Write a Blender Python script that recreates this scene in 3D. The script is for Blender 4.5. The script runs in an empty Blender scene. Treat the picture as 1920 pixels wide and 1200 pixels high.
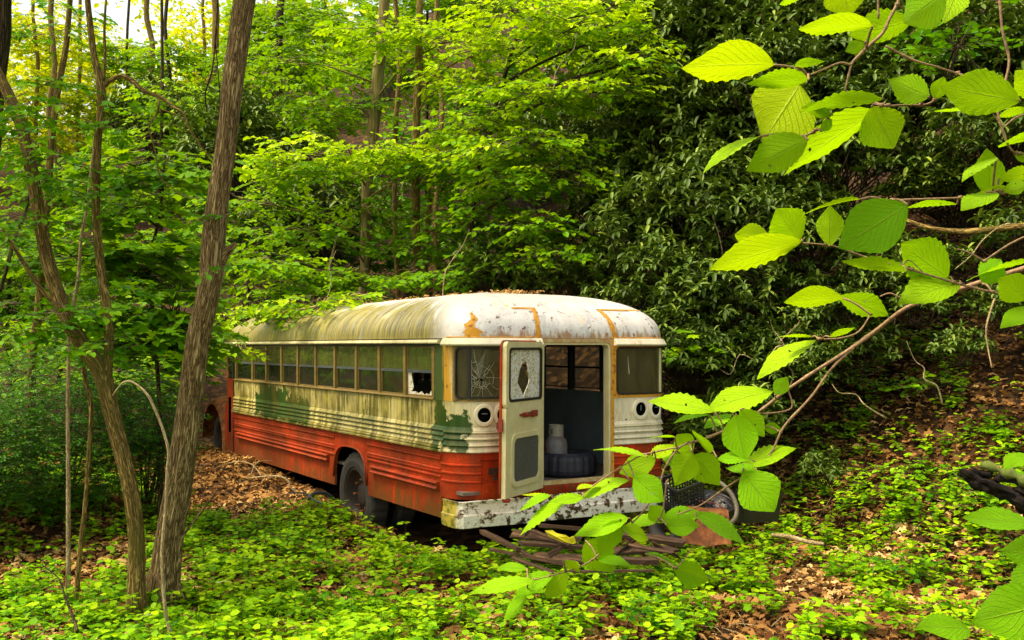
import bpy, math, random
import numpy as np
from mathutils import Vector, noise as mnoise
random.seed(7); RS = np.random.RandomState(11)
sc = bpy.context.scene
COL = sc.collection
PI = math.pi; R = math.radians
EYE = 2.1; F = 1943.0; HY = 649.0
def px(x, y, d):                       # photograph pixel + distance along the view -> world point
    return Vector(((x-960)/F*d, d, EYE-(y-HY)/F*d))
# ---------------------------------------------------------------- bus frame
BL = (-.4647, 9.22); VX, VY = .8576, .5143
def bus2w(w, t, z=0): return Vector((BL[0]+VX*w-VY*t, BL[1]+VY*w+VX*t, z))
def w2bus(x, y):
    a, b = x-BL[0], y-BL[1]
    return a*VX+b*VY, -a*VY+b*VX
def sstep(a, b, x):
    t = np.clip((x-a)/(b-a), 0, 1); return t*t*(3-2*t)
def H(x, y):
    x = np.asarray(x, float); y = np.asarray(y, float)
    w, t = w2bus(x, y)
    z = .13+.30*sstep(1.5, 8, t)*sstep(3.2, .8, w)+.09*sstep(-1.5, -.5, w)*sstep(.4, -.1, w)*sstep(1.2, 2.2, t)
    z = z+.30*sstep(5.5, 2, y)                                  # where the photographer stands
    b = w-2.44-.75
    bank = np.where(b > 0, .74*(np.sqrt(b*b+.2)-.447), 0)
    z = z+18*np.tanh(bank/18)
    z = z+.13*np.clip(y-8.6, 0, 12)*sstep(-1.2, -4.2, w)         # left bank
    far = np.clip(y-17+.15*x, 0, 60)
    z = z+12.5*np.tanh(far*.30/12.5)
    left = np.clip(-x-13, 0, 50); z = z+8*np.tanh(left*.3/8)
    z = z-.06*np.clip(-w-1.5, 0, 6)*sstep(12, 8, y)
    z = z+.05*np.sin(1.7*x+.6*y)*np.sin(1.3*y-.5*x)+.03*np.sin(3.9*x+1)*np.sin(4.3*y)
    return z
def h1(x, y): return float(H(x, y))
# ---------------------------------------------------------------- naming
def tag(o, label=None, cat=None, group=None, kind=None):
    if label: o['label'] = label
    if cat: o['category'] = cat
    if group: o['group'] = group
    if kind: o['kind'] = kind
    return o
def empty(name, loc=(0, 0, 0), rz=0):
    o = bpy.data.objects.new(name, None); COL.objects.link(o); o.location = loc; o.rotation_euler = (0, 0, rz)
    o.empty_display_size = .1
    return o
def link(name, me, mat, parent=None, smooth=False):
    o = bpy.data.objects.new(name, me); COL.objects.link(o)
    if mat: me.materials.append(mat)
    if parent: o.parent = parent
    if smooth:
        me.polygons.foreach_set('use_smooth', [True]*len(me.polygons))
        if smooth == 'auto': me.set_sharp_from_angle(angle=R(32))
    return o
def copy_tree(o, parent=None):
    c = o.copy(); COL.objects.link(c)
    if parent: c.parent = parent
    for ch in list(o.children): copy_tree(ch, c)
    return c
class MB:                                # mesh collector: every piece goes into ONE mesh
    def __init__(s): s.v = []; s.f = []; s.uv = []
    def add(s, vs, fs, uv=None):
        b = len(s.v); s.v += [tuple(v) for v in vs]; s.f += [tuple(i+b for i in f) for f in fs]
        s.uv += list(uv) if uv else [(v[0]+v[1], v[2]) for v in vs]
        return s
    def box(s, c, size, rot=None, uv=None):
        hx, hy, hz = size[0]/2, size[1]/2, size[2]/2
        vs = [Vector((x, y, z)) for x in (-hx, hx) for y in (-hy, hy) for z in (-hz, hz)]
        if rot is not None: vs = [rot @ v for v in vs]
        c = Vector(c); vs = [v+c for v in vs]
        return s.add(vs, [(0, 1, 3, 2), (4, 6, 7, 5), (0, 4, 5, 1), (2, 3, 7, 6), (0, 2, 6, 4), (1, 5, 7, 3)])
    def tube(s, pts, rad, n=8, caps=True):
        pts = [Vector(p) for p in pts]
        if not hasattr(rad, '__len__'): rad = [rad]*len(pts)
        vs = []; prev = None; L = 0; uv = []
        for i, p in enumerate(pts):
            d = (pts[min(i+1, len(pts)-1)]-pts[max(i-1, 0)])
            if d.length < 1e-9: d = Vector((0, 0, 1))
            d.normalize()
            if prev is None: prev = d.orthogonal().normalized()
            a = (prev-d*prev.dot(d))
            if a.length < 1e-6: a = d.orthogonal()
            a.normalize(); b = d.cross(a); prev = a
            if i: L += (p-pts[i-1]).length
            for k in range(n):
                th = 2*PI*k/n
                vs.append(p+(a*math.cos(th)+b*math.sin(th))*rad[i]); uv.append((rad[0]*2*PI*k/n, L))
        fs = [(i*n+k, i*n+(k+1) % n, (i+1)*n+(k+1) % n, (i+1)*n+k) for i in range(len(pts)-1) for k in range(n)]
        if caps: fs += [tuple(range(n))[::-1], tuple((len(pts)-1)*n+k for k in range(n))]
        return s.add(vs, fs, uv)
    def lathe(s, prof, c, axis='X', n=40, closed=False, fn=None):   # prof [(r, h)]
        vs = []; c = Vector(c)
        for k in range(n):
            th = 2*PI*k/n; cs, sn = math.cos(th), math.sin(th)
            for j, (r, h) in enumerate(prof):
                if fn: r = fn(r, k, j)
                vs.append(c+(Vector((h, r*cs, r*sn)) if axis == 'X' else Vector((r*cs, r*sn, h))))
        m = len(prof); fs = []
        for k in range(n):
            k2 = (k+1) % n
            for j in range(m if closed else m-1):
                j2 = (j+1) % m
                fs.append((k*m+j, k*m+j2, k2*m+j2, k2*m+j))
        return s.add(vs, fs)
    def build(s, name, mat, parent=None, smooth=False):
        me = bpy.data.meshes.new(name); me.from_pydata(s.v, [], s.f)
        uvl = me.uv_layers.new(name='UVMap')
        li = np.empty(len(me.loops), dtype=np.int32); me.loops.foreach_get('vertex_index', li)
        uvl.data.foreach_set('uv', np.array(s.uv, dtype=np.float32)[li].ravel())
        me.validate(); me.update()
        return link(name, me, mat, parent, smooth)
def smooth_line(pts, k=4):
    out = []; n = len(pts)
    P = [Vector(p) for p in pts]
    for i in range(n-1):
        p0, p1, p2, p3 = P[max(i-1, 0)], P[i], P[i+1], P[min(i+2, n-1)]
        for j in range(k):
            t = j/k
            out.append(.5*((2*p1)+(p2-p0)*t+(2*p0-5*p1+4*p2-p3)*t*t+(3*p1-p0-3*p2+p3)*t**3))
    out.append(P[-1]); return out
def smooth_vals(v, k=4):
    out = []
    for i in range(len(v)-1): out += [v[i]+(v[i+1]-v[i])*j/k for j in range(k)]
    return out+[v[-1]]
# ---------------------------------------------------------------- materials
class NT:
    def __init__(s, name):
        s.m = bpy.data.materials.new(name); s.m.use_nodes = True; s.t = s.m.node_tree; s.t.nodes.clear()
        s.out = s.t.nodes.new('ShaderNodeOutputMaterial')
    def n(s, ty, **kw):
        nd = s.t.nodes.new(ty)
        for k, v in kw.items(): setattr(nd, k, v)
        return nd
    def put(s, sock, v):
        if v is None: return
        if isinstance(v, bpy.types.NodeSocket): s.t.links.new(v, sock)
        elif isinstance(v, (tuple, list)) and len(v) == 3 and len(sock.default_value) == 4: sock.default_value = (*v, 1)
        else: sock.default_value = v
    def math(s, op, a, b=None, c=None, clamp=False):
        nd = s.n('ShaderNodeMath', operation=op, use_clamp=clamp)
        for i, v in enumerate((a, b, c)):
            if v is not None: s.put(nd.inputs[i], v)
        return nd.outputs[0]
    def uv(s): return s.n('ShaderNodeTexCoord').outputs['UV']
    def obj(s): return s.n('ShaderNodeTexCoord').outputs['Object']
    def pos(s): return s.n('ShaderNodeNewGeometry').outputs['Position']
    def attr(s, name): return s.n('ShaderNodeAttribute', attribute_name=name).outputs['Fac']
    def sep(s, v):
        nd = s.n('ShaderNodeSeparateXYZ'); s.put(nd.inputs[0], v); return nd.outputs
    def scale(s, v, sx, sy, sz=1):
        nd = s.n('ShaderNodeVectorMath', operation='MULTIPLY'); s.put(nd.inputs[0], v); nd.inputs[1].default_value = (sx, sy, sz); return nd.outputs[0]
    def noise(s, v, sc=5, det=4, rough=.6, dist=0):
        nd = s.n('ShaderNodeTexNoise'); s.put(nd.inputs['Vector'], v)
        nd.inputs['Scale'].default_value = sc; nd.inputs['Detail'].default_value = det
        nd.inputs['Roughness'].default_value = rough; nd.inputs['Distortion'].default_value = dist
        return nd.outputs[0]
    def voro(s, v, sc=5, out='Distance', feature='F1'):
        nd = s.n('ShaderNodeTexVoronoi', feature=feature); s.put(nd.inputs['Vector'], v); nd.inputs['Scale'].default_value = sc; return nd.outputs[out]
    def ramp(s, f, a, b, lo=0., hi=1.):
        nd = s.n('ShaderNodeMapRange', clamp=True); s.put(nd.inputs[0], f)
        nd.inputs[1].default_value = a; nd.inputs[2].default_value = b; nd.inputs[3].default_value = lo; nd.inputs[4].default_value = hi
        return nd.outputs[0]
    def cramp(s, f, stops):
        nd = s.n('ShaderNodeValToRGB'); s.put(nd.inputs[0], f); e = nd.color_ramp.elements
        while len(e) < len(stops): e.new(.5)
        for i, (p, c) in enumerate(stops): e[i].position = p; e[i].color = (*c, 1)
        return nd.outputs[0]
    def mix(s, f, a, b):
        nd = s.n('ShaderNodeMix', data_type='RGBA'); s.put(nd.inputs[0], f); s.put(nd.inputs[6], a); s.put(nd.inputs[7], b); return nd.outputs[2]
    def bump(s, h, st=.5, d=.01):
        nd = s.n('ShaderNodeBump'); s.put(nd.inputs['Height'], h); nd.inputs['Strength'].default_value = st; nd.inputs['Distance'].default_value = d; return nd.outputs[0]
    def bsdf(s, col, rough=.5, nrm=None, spec=.5, metal=0):
        nd = s.n('ShaderNodeBsdfPrincipled'); s.put(nd.inputs['Base Color'], col); s.put(nd.inputs['Roughness'], rough)
        s.put(nd.inputs['Specular IOR Level'], spec); s.put(nd.inputs['Metallic'], metal)
        if nrm: s.put(nd.inputs['Normal'], nrm)
        return nd.outputs[0]
    def mixs(s, f, a, b):
        nd = s.n('ShaderNodeMixShader'); s.put(nd.inputs[0], f); s.put(nd.inputs[1], a); s.put(nd.inputs[2], b); return nd.outputs[0]
    def done(s, sh): s.t.links.new(sh, s.out.inputs['Surface']); return s.m
    def boxmask(s, u, v, cu, cv, hu, hv, nz, amp, soft=.01):    # 1 inside a ragged rectangle
        a = s.math('SUBTRACT', s.math('ABSOLUTE', s.math('SUBTRACT', u, cu)), hu)
        b = s.math('SUBTRACT', s.math('ABSOLUTE', s.math('SUBTRACT', v, cv)), hv)
        d = s.math('ADD', s.math('MAXIMUM', a, b), s.math('MULTIPLY', s.math('SUBTRACT', nz, .5), amp))
        return s.ramp(d, -soft, soft, 1, 0)

def leaf_mat(name, c0, c1, c2, trans=.45, rough=.5, spec=.35, tcol=None, veins=False):
    m = NT(name); r = m.attr('rnd')
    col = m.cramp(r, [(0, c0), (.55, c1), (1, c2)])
    nrm = None
    if veins:
        u = m.sep(m.uv())
        av = m.math('ABSOLUTE', u[1])
        side = m.math('FRACT', m.math('MULTIPLY', m.math('SUBTRACT', u[0], m.math('MULTIPLY', av, .42)), 9.0))
        sv = m.ramp(m.math('ABSOLUTE', m.math('SUBTRACT', side, .5)), .0, .10, 1, 0)
        mid = m.ramp(av, .012, .05, 1, 0)
        v = m.math('MAXIMUM', m.math('MULTIPLY', sv, .55), mid)
        nz = m.noise(m.scale(m.uv(), 7, 7), 4, 5, .7)
        col = m.mix(m.math('MULTIPLY', v, .40), col, m.mix(.5, col, (.62, .70, .12)))
        col = m.mix(m.ramp(nz, .35, .75), col, m.mix(.28, col, (.02, .13, .002)))
        spots = m.ramp(m.noise(m.uv(), 9, 2, .5), .70, .74)
        col = m.mix(m.math('MULTIPLY', spots, .5), col, (.35, .3, .03))
        fine = m.voro(m.uv(), 42)
        nrm = m.bump(m.math('ADD', m.math('MULTIPLY', v, -.8), m.math('MULTIPLY', fine, .25)), .8, .004)
    b = m.bsdf(col, rough, nrm, spec)
    t = m.n('ShaderNodeBsdfTranslucent')
    m.put(t.inputs[0], m.mix(.5, col, tcol or c2))
    if nrm: m.put(t.inputs[1], nrm)
    return m.done(m.mixs(trans, b, t.outputs[0]))

# ---------------------------------------------------------------- leaves by the thousand
T_OVATE = (np.array([[0, 0, 0], [.28, .42, .10], [.66, .40, .08], [1, 0, -.06], [.66, -.40, .08], [.28, -.42, .10], [.5, 0, -.02]], float),
           [(0, 6, 2, 1), (6, 3, 2), (0, 5, 4, 6), (6, 4, 3)])
T_ROUND = (np.array([[0, 0, 0], [.22, .45, .05], [.7, .47, .03], [1, 0, -.05], [.7, -.47, .03], [.22, -.45, .05]], float),
           [(0, 3, 2, 1), (0, 5, 4, 3)])
T_NARROW = (np.array([[0, 0, 0], [.35, .40, .10], [.75, .42, .05], [1, 0, -.16], [.75, -.42, .05], [.35, -.40, .10], [.55, 0, .0]], float),
            [(0, 6, 2, 1), (6, 3, 2), (0, 5, 4, 6), (6, 4, 3)])
_mp = [(0, 0), (.02, .28), (-.08, .50), (.22, .40), (.40, .62), (.52, .34), (.68, .30), (1, 0)]
T_MAPLE = (np.array([[a, b, .12*abs(b)] for a, b in _mp]+[[a, -b, .12*abs(b)] for a, b in _mp[1:-1]][::-1]+[[.35, 0, 0]], float),
           [(14, 0, 1), (14, 1, 2), (14, 2, 3), (14, 3, 4), (14, 4, 5), (14, 5, 6), (14, 6, 7), (14, 7, 8), (14, 8, 9), (14, 9, 10), (14, 10, 11), (14, 11, 12), (14, 12, 13), (14, 13, 0)])
_dp = [(0, 0, 0), (.12, .18, .06), (.32, .55, .10), (.40, .22, .10), (.68, .50, .0), (.72, .16, .12), (1.05, .0, -.12)]
T_DEAD = (np.array([list(p) for p in _dp]+[[a, -b*.9, c+.08*a] for a, b, c in _dp[1:-1]][::-1], float), [(0, 1, 2, 3, 8, 9, 10, 11), (3, 4, 5, 6, 7, 8)])
T_DEAD = (T_DEAD[0], [(0, 1, 2, 3, 9, 10, 11), (3, 4, 5, 6, 7, 8, 9)])
def rot_dirs(head, pitch, roll):
    ch, sh, cp, sp = np.cos(head), np.sin(head), np.cos(pitch), np.sin(pitch)
    D = np.stack([ch*cp, sh*cp, sp], 1)
    S = np.stack([-sh, ch, 0*sh], 1)
    N = np.cross(D, S)
    cr, sr = np.cos(roll)[:, None], np.sin(roll)[:, None]
    return D, S*cr+N*sr, N*cr-S*sr
def leaf_mesh(name, tpl, P, D, S, N, L, W, rnd, mat=None, parent=None, extra=None):
    """one mesh of many leaves; extra = MB with twigs (second material slot)"""
    tv, tf = tpl; n = len(P); k = len(tv)
    L = np.broadcast_to(np.asarray(L, float), (n,)); W = np.broadcast_to(np.asarray(W, float), (n,))
    V = P[:, None, :]+D[:, None, :]*(tv[None, :, 0]*L[:, None])[..., None]+S[:, None, :]*(tv[None, :, 1]*W[:, None])[..., None]+N[:, None, :]*(tv[None, :, 2]*L[:, None])[..., None]
    V = V.reshape(-1, 3)
    tot = np.array([len(f) for f in tf]); flat = np.concatenate([np.array(f) for f in tf])
    loops = (flat[None, :]+np.arange(n)[:, None]*k).ravel(); sizes = np.tile(tot, n)
    rn = np.repeat(rnd, k)
    midx = np.zeros(len(sizes), np.int32)
    if extra is not None and extra.f:
        b = len(V); ev = np.array(extra.v, float); V = np.concatenate([V, ev])
        es = np.array([len(f) for f in extra.f]); ef = np.concatenate([np.array(f) for f in extra.f])+b
        loops = np.concatenate([loops, ef]); sizes = np.concatenate([sizes, es]); rn = np.concatenate([rn, np.zeros(len(ev))])
        midx = np.concatenate([midx, np.ones(len(es), np.int32)])
    me = bpy.data.meshes.new(name)
    me.vertices.add(len(V)); me.vertices.foreach_set('co', V.astype(np.float32).ravel())
    me.loops.add(len(loops)); me.loops.foreach_set('vertex_index', loops.astype(np.int32))
    me.polygons.add(len(sizes)); st = np.concatenate([[0], np.cumsum(sizes)[:-1]])
    me.polygons.foreach_set('loop_start', st.astype(np.int32)); me.polygons.foreach_set('loop_total', sizes.astype(np.int32))
    a = me.attributes.new('rnd', 'FLOAT', 'POINT'); a.data.foreach_set('value', rn.astype(np.float32))
    me.update(calc_edges=True)
    o = link(name, me, mat, parent)
    if extra is not None and extra.f:
        me.materials.append(MAT['twig']); me.polygons.foreach_set('material_index', midx)
    return o
def sprays(c, r, n, L, per=9, droop=.25, tw=None, out=None, flat=False):
    """n leafy twigs inside the ellipsoid c, r; returns P, head, pitch, roll, rnd"""
    c = np.array(c, float); r = np.array(r, float)
    u = RS.normal(size=(n, 3)); u /= np.linalg.norm(u, axis=1)[:, None]
    q = u*(RS.rand(n)**(1/2.2))[:, None]
    o = c+q*r
    az = np.arctan2(q[:, 1], q[:, 0])+RS.normal(0, .9, n)
    el = RS.normal(-droop*.5, .18, n)
    ln = L*per*.42*RS.uniform(.7, 1.25, n)
    d = np.stack([np.cos(az)*np.cos(el), np.sin(az)*np.cos(el), np.sin(el)], 1)
    k = np.arange(per)
    f = (k+.5)/per
    P = o[:, None, :]+d[:, None, :]*(ln[:, None]*f[None, :])[..., None]
    P[:, :, 2] -= (f**2)[None, :]*ln[:, None]*droop*.5
    side = np.where(k % 2 == 0, 1, -1)*(1-(k == per-1))
    head = az[:, None]+side[None, :]*RS.uniform(.6, 1.1, (n, per))
    pitch = -droop+RS.normal(0, .28, (n, per)); roll = RS.normal(0, .35, (n, per))
    base = RS.rand(n)[:, None]*.6+RS.rand(n, per)*.4
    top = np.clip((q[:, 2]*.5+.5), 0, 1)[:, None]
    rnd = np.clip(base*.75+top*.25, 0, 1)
    if tw is not None:
        for i in range(0, n):
            p0 = Vector(o[i]-d[i]*ln[i]*.25); p1 = Vector(P[i, per//2]); p2 = Vector(P[i, -1])
            tw.tube([p0, p1, p2], [L*.05, L*.04, L*.02], 3, False)
    return P.reshape(-1, 3), head.ravel(), pitch.ravel(), roll.ravel(), rnd.ravel(), P[:, 0, :]
MAT = {}
# ================================================================ materials
def make_mats():
    m = NT('twig_bark'); v = m.pos(); MAT['twig'] = m.done(m.bsdf(m.mix(m.noise(v, 12), (.05, .035, .02), (.13, .09, .05)), .8))
    def bark(name, c0, c1, c2, sc=22, st=1.0, dist=.03, moss=None):
        m = NT(name); u = m.uv()
        w = m.noise(m.scale(u, sc, sc*.15), 1.0, 5, .64, 1.3)
        w2 = m.noise(m.scale(u, sc*2.6, sc*.6), 1.0, 4, .65)
        rg = m.math('MULTIPLY', m.math('ABSOLUTE', m.math('SUBTRACT', w, .5)), 7.5, clamp=True)
        h = m.math('ADD', m.math('MULTIPLY', rg, .75), m.math('MULTIPLY', w2, .45))
        col = m.cramp(m.ramp(h, .22, .85), [(0, c0), (.45, c1), (1, c2)])
        if moss: col = m.mix(m.math('MULTIPLY', m.ramp(m.noise(m.pos(), 2.2, 4), .46, .68), .6), col, moss)
        MAT[name] = m.done(m.bsdf(col, .85, m.bump(h, st, dist), .2))
    bark('bark_brown', (.045, .026, .009), (.23, .150, .055), (.56, .42, .19), 30, .85, .020)
    bark('bark_olive', (.04, .024, .006), (.22, .15, .035), (.48, .34, .10), 34, .85, .016, (.11, .11, .012))
    bark('bark_smooth', (.10, .075, .025), (.20, .15, .06), (.30, .25, .11), 8, .3, .008, (.12, .14, .03))
    bark('bark_dark', (.014, .010, .006), (.07, .05, .022), (.17, .13, .055), 16, 1, .03)
    bark('bark_pale', (.07, .05, .025), (.34, .25, .12), (.60, .50, .28), 90, .6, .004)
    MAT['hazel'] = leaf_mat('hazel_leaf', (.09, .34, .001), (.28, .66, .002), (.70, .84, .002), .45, .5, .12, (.52, .80, .002), True)
    MAT['maple'] = leaf_mat('bright_leaf', (.028, .13, .001), (.15, .37, .001), (.56, .74, .001), .42, .55, .12, (.30, .50, .001))
    MAT['green'] = leaf_mat('green_leaf', (.016, .09, .001), (.06, .22, .001), (.22, .46, .001), .38, .55, .12, (.12, .32, .001))
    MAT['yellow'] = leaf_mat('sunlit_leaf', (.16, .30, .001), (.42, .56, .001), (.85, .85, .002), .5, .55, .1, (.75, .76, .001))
    MAT['rhodo'] = leaf_mat('rhododendron_leaf', (.022, .055, .006), (.075, .14, .012), (.24, .33, .03), .10, .5, .22, (.14, .24, .01))
    MAT['bush'] = leaf_mat('bush_leaf', (.012, .07, .003), (.04, .17, .003), (.16, .40, .003), .30, .5, .2, (.05, .18, .004))
    MAT['herb'] = leaf_mat('herb_leaf', (.04, .19, .001), (.22, .47, .001), (.42, .64, .003), .38, .55, .12, (.28, .50, .001))
    MAT['dead'] = leaf_mat('dead_leaf', (.07, .025, .008), (.42, .22, .065), (.92, .68, .28), .12, .75, .1, (.55, .3, .08))
    # ground
    m = NT('leaf_litter_soil'); p = m.pos()
    v1 = m.voro(p, 11, 'Color'); n1 = m.noise(p, 26, 5, .7); n2 = m.noise(p, 1.3, 4)
    f = m.math('ADD', m.math('MULTIPLY', m.sep(v1)[0], .55), m.math('MULTIPLY', n1, .45))
    col = m.cramp(f, [(.15, (.010, .006, .003)), (.45, (.022, .011, .004)), (.62, (.052, .025, .008)), (.85, (.13, .066, .024))])
    col = m.mix(m.ramp(n2, .45, .7, 0, .55), col, (.016, .012, .006))
    MAT['ground'] = m.done(m.bsdf(col, .9, m.bump(f, 1, .03), .15))
    # ---- bus paints.  UV = (distance round the body, height)
    def bus_uv(m):
        u = m.sep(m.uv()); vec = m.uv(); return u[0], u[1], vec
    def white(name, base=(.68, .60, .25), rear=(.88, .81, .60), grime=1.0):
        m = NT(name); s, z, uv = bus_uv(m)
        nz = m.noise(uv, 5.5, 6, .65); fine = m.noise(uv, 26, 4, .7)
        streak = m.noise(m.scale(uv, 16, 1.3), 1, 5, .65, .3); broad = m.noise(m.scale(uv, 2.3, .8), 1, 4, .6)
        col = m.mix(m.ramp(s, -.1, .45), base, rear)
        col = m.mix(m.ramp(fine, .35, .8, 0, .35), col, m.mix(.6, col, (.55, .42, .14)))
        sm = m.ramp(s, -.3, .25, 1, .25)                # the side carries more mould than the rear
        g = m.math('MULTIPLY', m.ramp(m.math('ADD', m.math('MULTIPLY', streak, .62), m.math('MULTIPLY', broad, .42)), .41, .58), m.math('MULTIPLY', sm, .9*grime))
        col = m.mix(g, col, m.mix(m.ramp(nz, .4, .62), (.30, .26, .022), (.060, .060, .008)))
        g2 = m.math('MULTIPLY', m.ramp(m.noise(m.scale(uv, 9, 2.2), 1, 6, .7), .60, .68), sm)
        col = m.mix(m.math('MULTIPLY', g2, .85*grime), col, (.06, .06, .012))
        # bare old green paint where the cream has flaked
        a = m.boxmask(s, z, -4.62, 1.30, 1.08, .16, nz, .55)
        a2 = m.boxmask(s, z, -4.95, 1.43, .55, .14, nz, .5)
        b = m.boxmask(s, z, .02, 1.33, .22, .17, nz, .50)
        b2 = m.boxmask(s, z, -.12, 1.52, .06, .42, nz, .22)
        c = m.boxmask(s, z, -2.6, 1.30, 1.3, .08, nz, 1.0, .02)
        c = m.math('MULTIPLY', c, m.ramp(m.noise(uv, 11, 4), .5, .56))
        gm = m.math('MAXIMUM', m.math('MAXIMUM', m.math('MAXIMUM', a, a2), m.math('MAXIMUM', b, b2)), m.math('MULTIPLY', c, .7))
        col = m.mix(gm, col, m.mix(m.ramp(streak, .35, .7), (.014, .060, .008), (.05, .095, .010)))
        bl = m.math('MULTIPLY', m.ramp(m.math('ADD', m.math('MULTIPLY', m.noise(m.scale(uv, 2.6, 2.4), 1, 5, .6), .75), m.math('MULTIPLY', streak, .3)), .53, .62), sm)
        col = m.mix(m.math('MULTIPLY', bl, .8*grime), col, m.mix(m.ramp(fine, .4, .6), (.17, .155, .018), (.06, .065, .012)))
        tops = m.math('MULTIPLY', m.ramp(m.math('ADD', m.noise(m.scale(uv, 18, 1.0), 1, 4, .7), m.ramp(z, 1.38, 1.62, 0, .16)), .56, .66), sm)
        col = m.mix(m.math('MULTIPLY', m.math('MULTIPLY', tops, m.ramp(m.noise(m.scale(uv, 1.7, 1.5), 1, 4, .6), .42, .58)), .85*grime), col, (.06, .06, .010))
        lip = m.math('MULTIPLY', m.ramp(m.math('FRACT', m.math('DIVIDE', m.math('SUBTRACT', z, 1.372), .0468)), .30, .02), m.ramp(z, 1.38, 1.36))
        col = m.mix(m.math('MULTIPLY', lip, .55*grime), col, (.16, .13, .03))
        chips = m.math('MULTIPLY', m.ramp(m.noise(uv, 17, 3, .6), .665, .68), m.ramp(s, .2, .5, .3, 1))
        col = m.mix(chips, col, (.05, .025, .012))
        rust = m.math('MULTIPLY', m.ramp(m.noise(m.scale(uv, 8, 3), 1, 5, .7), .60, .74), m.ramp(s, .3, .8, .15, .9))
        col = m.mix(rust, col, (.50, .22, .03))
        return m.done(m.bsdf(col, .42, m.bump(m.math('SUBTRACT', nz, m.math('MULTIPLY', gm, .4)), .25, .004), .4))
    MAT['white'] = white('cream_paint')
    MAT['clean'] = white('clean_cream_paint', (.76, .70, .42), (.88, .83, .64), .35)
    def pillar(name):
        m = NT(name); s, z, uv = bus_uv(m)
        streak = m.noise(m.scale(uv, 20, 1.6), 1, 5, .7, .5); nz = m.noise(uv, 9, 5, .7)
        f = m.math('ADD', s, m.math('MULTIPLY', m.math('SUBTRACT', streak, .5), .35))
        col = m.mix(m.ramp(f, -.03, .02), (.05, .095, .014), (.62, .32, .02))
        col = m.mix(m.ramp(f, .10, .13), col, (.60, .52, .24))
        col = m.mix(m.ramp(nz, .58, .64, 0, .7), col, (.09, .06, .014))
        return m.done(m.bsdf(col, .6, m.bump(nz, .4, .004)))
    MAT['pillar'] = pillar('flaking_pillar_paint')
    m = NT('faded_red_paint'); s, z, uv = bus_uv(m)
    streak = m.noise(m.scale(uv, 11, 1.1), 1, 5, .65, .2); nz = m.noise(uv, 4, 6, .65); broad = m.noise(m.scale(uv, 1.1, 1.4), 1, 3)
    col = m.mix(m.ramp(m.math('ADD', m.math('MULTIPLY', broad, .6), m.math('MULTIPLY', nz, .4)), .42, .58), (.20, .018, .005), (.62, .045, .003))
    col = m.mix(m.ramp(streak, .45, .72, 0, .8), col, (.22, .050, .008))
    low = m.ramp(z, .95, .55)
    g = m.math('MULTIPLY', m.ramp(m.noise(m.scale(uv, 15, 1.4), 1, 5, .7), .46, .62), m.ramp(low, 0, 1, .25, .9))
    col = m.mix(g, col, (.115, .062, .016))
    col = m.mix(m.ramp(m.noise(m.scale(uv, 7, 2), 1, 6, .7), .62, .67, 0, .7), col, (.055, .040, .012))
    col = m.mix(m.ramp(nz, .62, .72, 0, .6), col, (.30, .12, .03))
    col = m.mix(m.math('MULTIPLY', m.ramp(m.math('ADD', m.noise(m.scale(uv, 6, .9), 1, 5, .7), m.math('MULTIPLY', m.ramp(z, .72, .55), .13)), .53, .66), m.math('MULTIPLY', m.ramp(z, .80, .76), .8)), col, m.mix(streak, (.10, .045, .012), (.15, .085, .015)))
    col = m.mix(m.math('MULTIPLY', m.ramp(s, -.5, -5.5), .45), col, (.17, .035, .010))
    col = m.mix(m.math('MULTIPLY', m.ramp(m.noise(uv, 22, 5, .7), .58, .66), .7), col, (.10, .035, .012))
    col = m.mix(m.math('MULTIPLY', m.ramp(m.noise(uv, 55, 2, .6), .66, .70), .7), col, (.45, .28, .12))
    MAT['red'] = m.done(m.bsdf(col, m.ramp(nz, .3, .7, .5, .7), m.bump(nz, .3, .004), .2))
    m = NT('rusty_metal'); v = m.obj(); nz = m.noise(v, 9, 6, .7)
    MAT['rust'] = m.done(m.bsdf(m.cramp(nz, [(.3, (.05, .018, .008)), (.5, (.24, .075, .02)), (.72, (.48, .20, .05))]), .8, m.bump(nz, .6, .006)))
    m = NT('orange_rust_seam'); v = m.obj(); nz = m.noise(v, 22, 5, .7)
    MAT['seam'] = m.done(m.bsdf(m.cramp(nz, [(.35, (.12, .045, .01)), (.45, (.60, .27, .012)), (.8, (.74, .40, .03))]), .7, m.bump(nz, .6, .004)))
    # roof
    m = NT('roof_paint'); s, v, uv = bus_uv(m)
    # streaks run down the curve: stretch along v
    streak = m.noise(m.scale(uv, 13, 1.1), 1, 5, .68, .6); nz = m.noise(uv, 6, 6, .65); broad = m.noise(m.scale(uv, .9, 1.2), 1, 3)
    col = m.mix(m.ramp(nz, .35, .7), (.78, .77, .74), (.56, .55, .54))
    side = m.ramp(s, -.35, .1, 1, 0)
    lowv = m.math('ADD', m.ramp(v, .75, .0), m.math('MULTIPLY', m.math('SUBTRACT', broad, .5), 2.4))
    fwd = m.ramp(s, -.8, -5.0, 0, .50)
    g = m.math('MULTIPLY', m.ramp(m.math('ADD', m.math('MULTIPLY', streak, 1.25), m.math('ADD', m.math('MULTIPLY', lowv, .55), fwd)), .74, 1.0), side)
    col = m.mix(m.math('MULTIPLY', g, .93), col, m.mix(m.ramp(m.noise(m.scale(uv, 30, 2), 1, 3), .4, .65), (.34, .29, .04), (.05, .048, .009)))
    hi = m.math('MULTIPLY', m.ramp(v, .95, 1.15), m.ramp(nz, .45, .52))
    col = m.mix(m.math('MULTIPLY', hi, .8), col, (.28, .15, .05))
    scr = m.math('MULTIPLY', m.ramp(m.noise(m.scale(uv, 5, 2.0), 1, 5, .7, 1.5), .56, .62), .45)
    col = m.mix(scr, col, (.36, .36, .41))
    rear = m.ramp(s, .15, .5)
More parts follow.
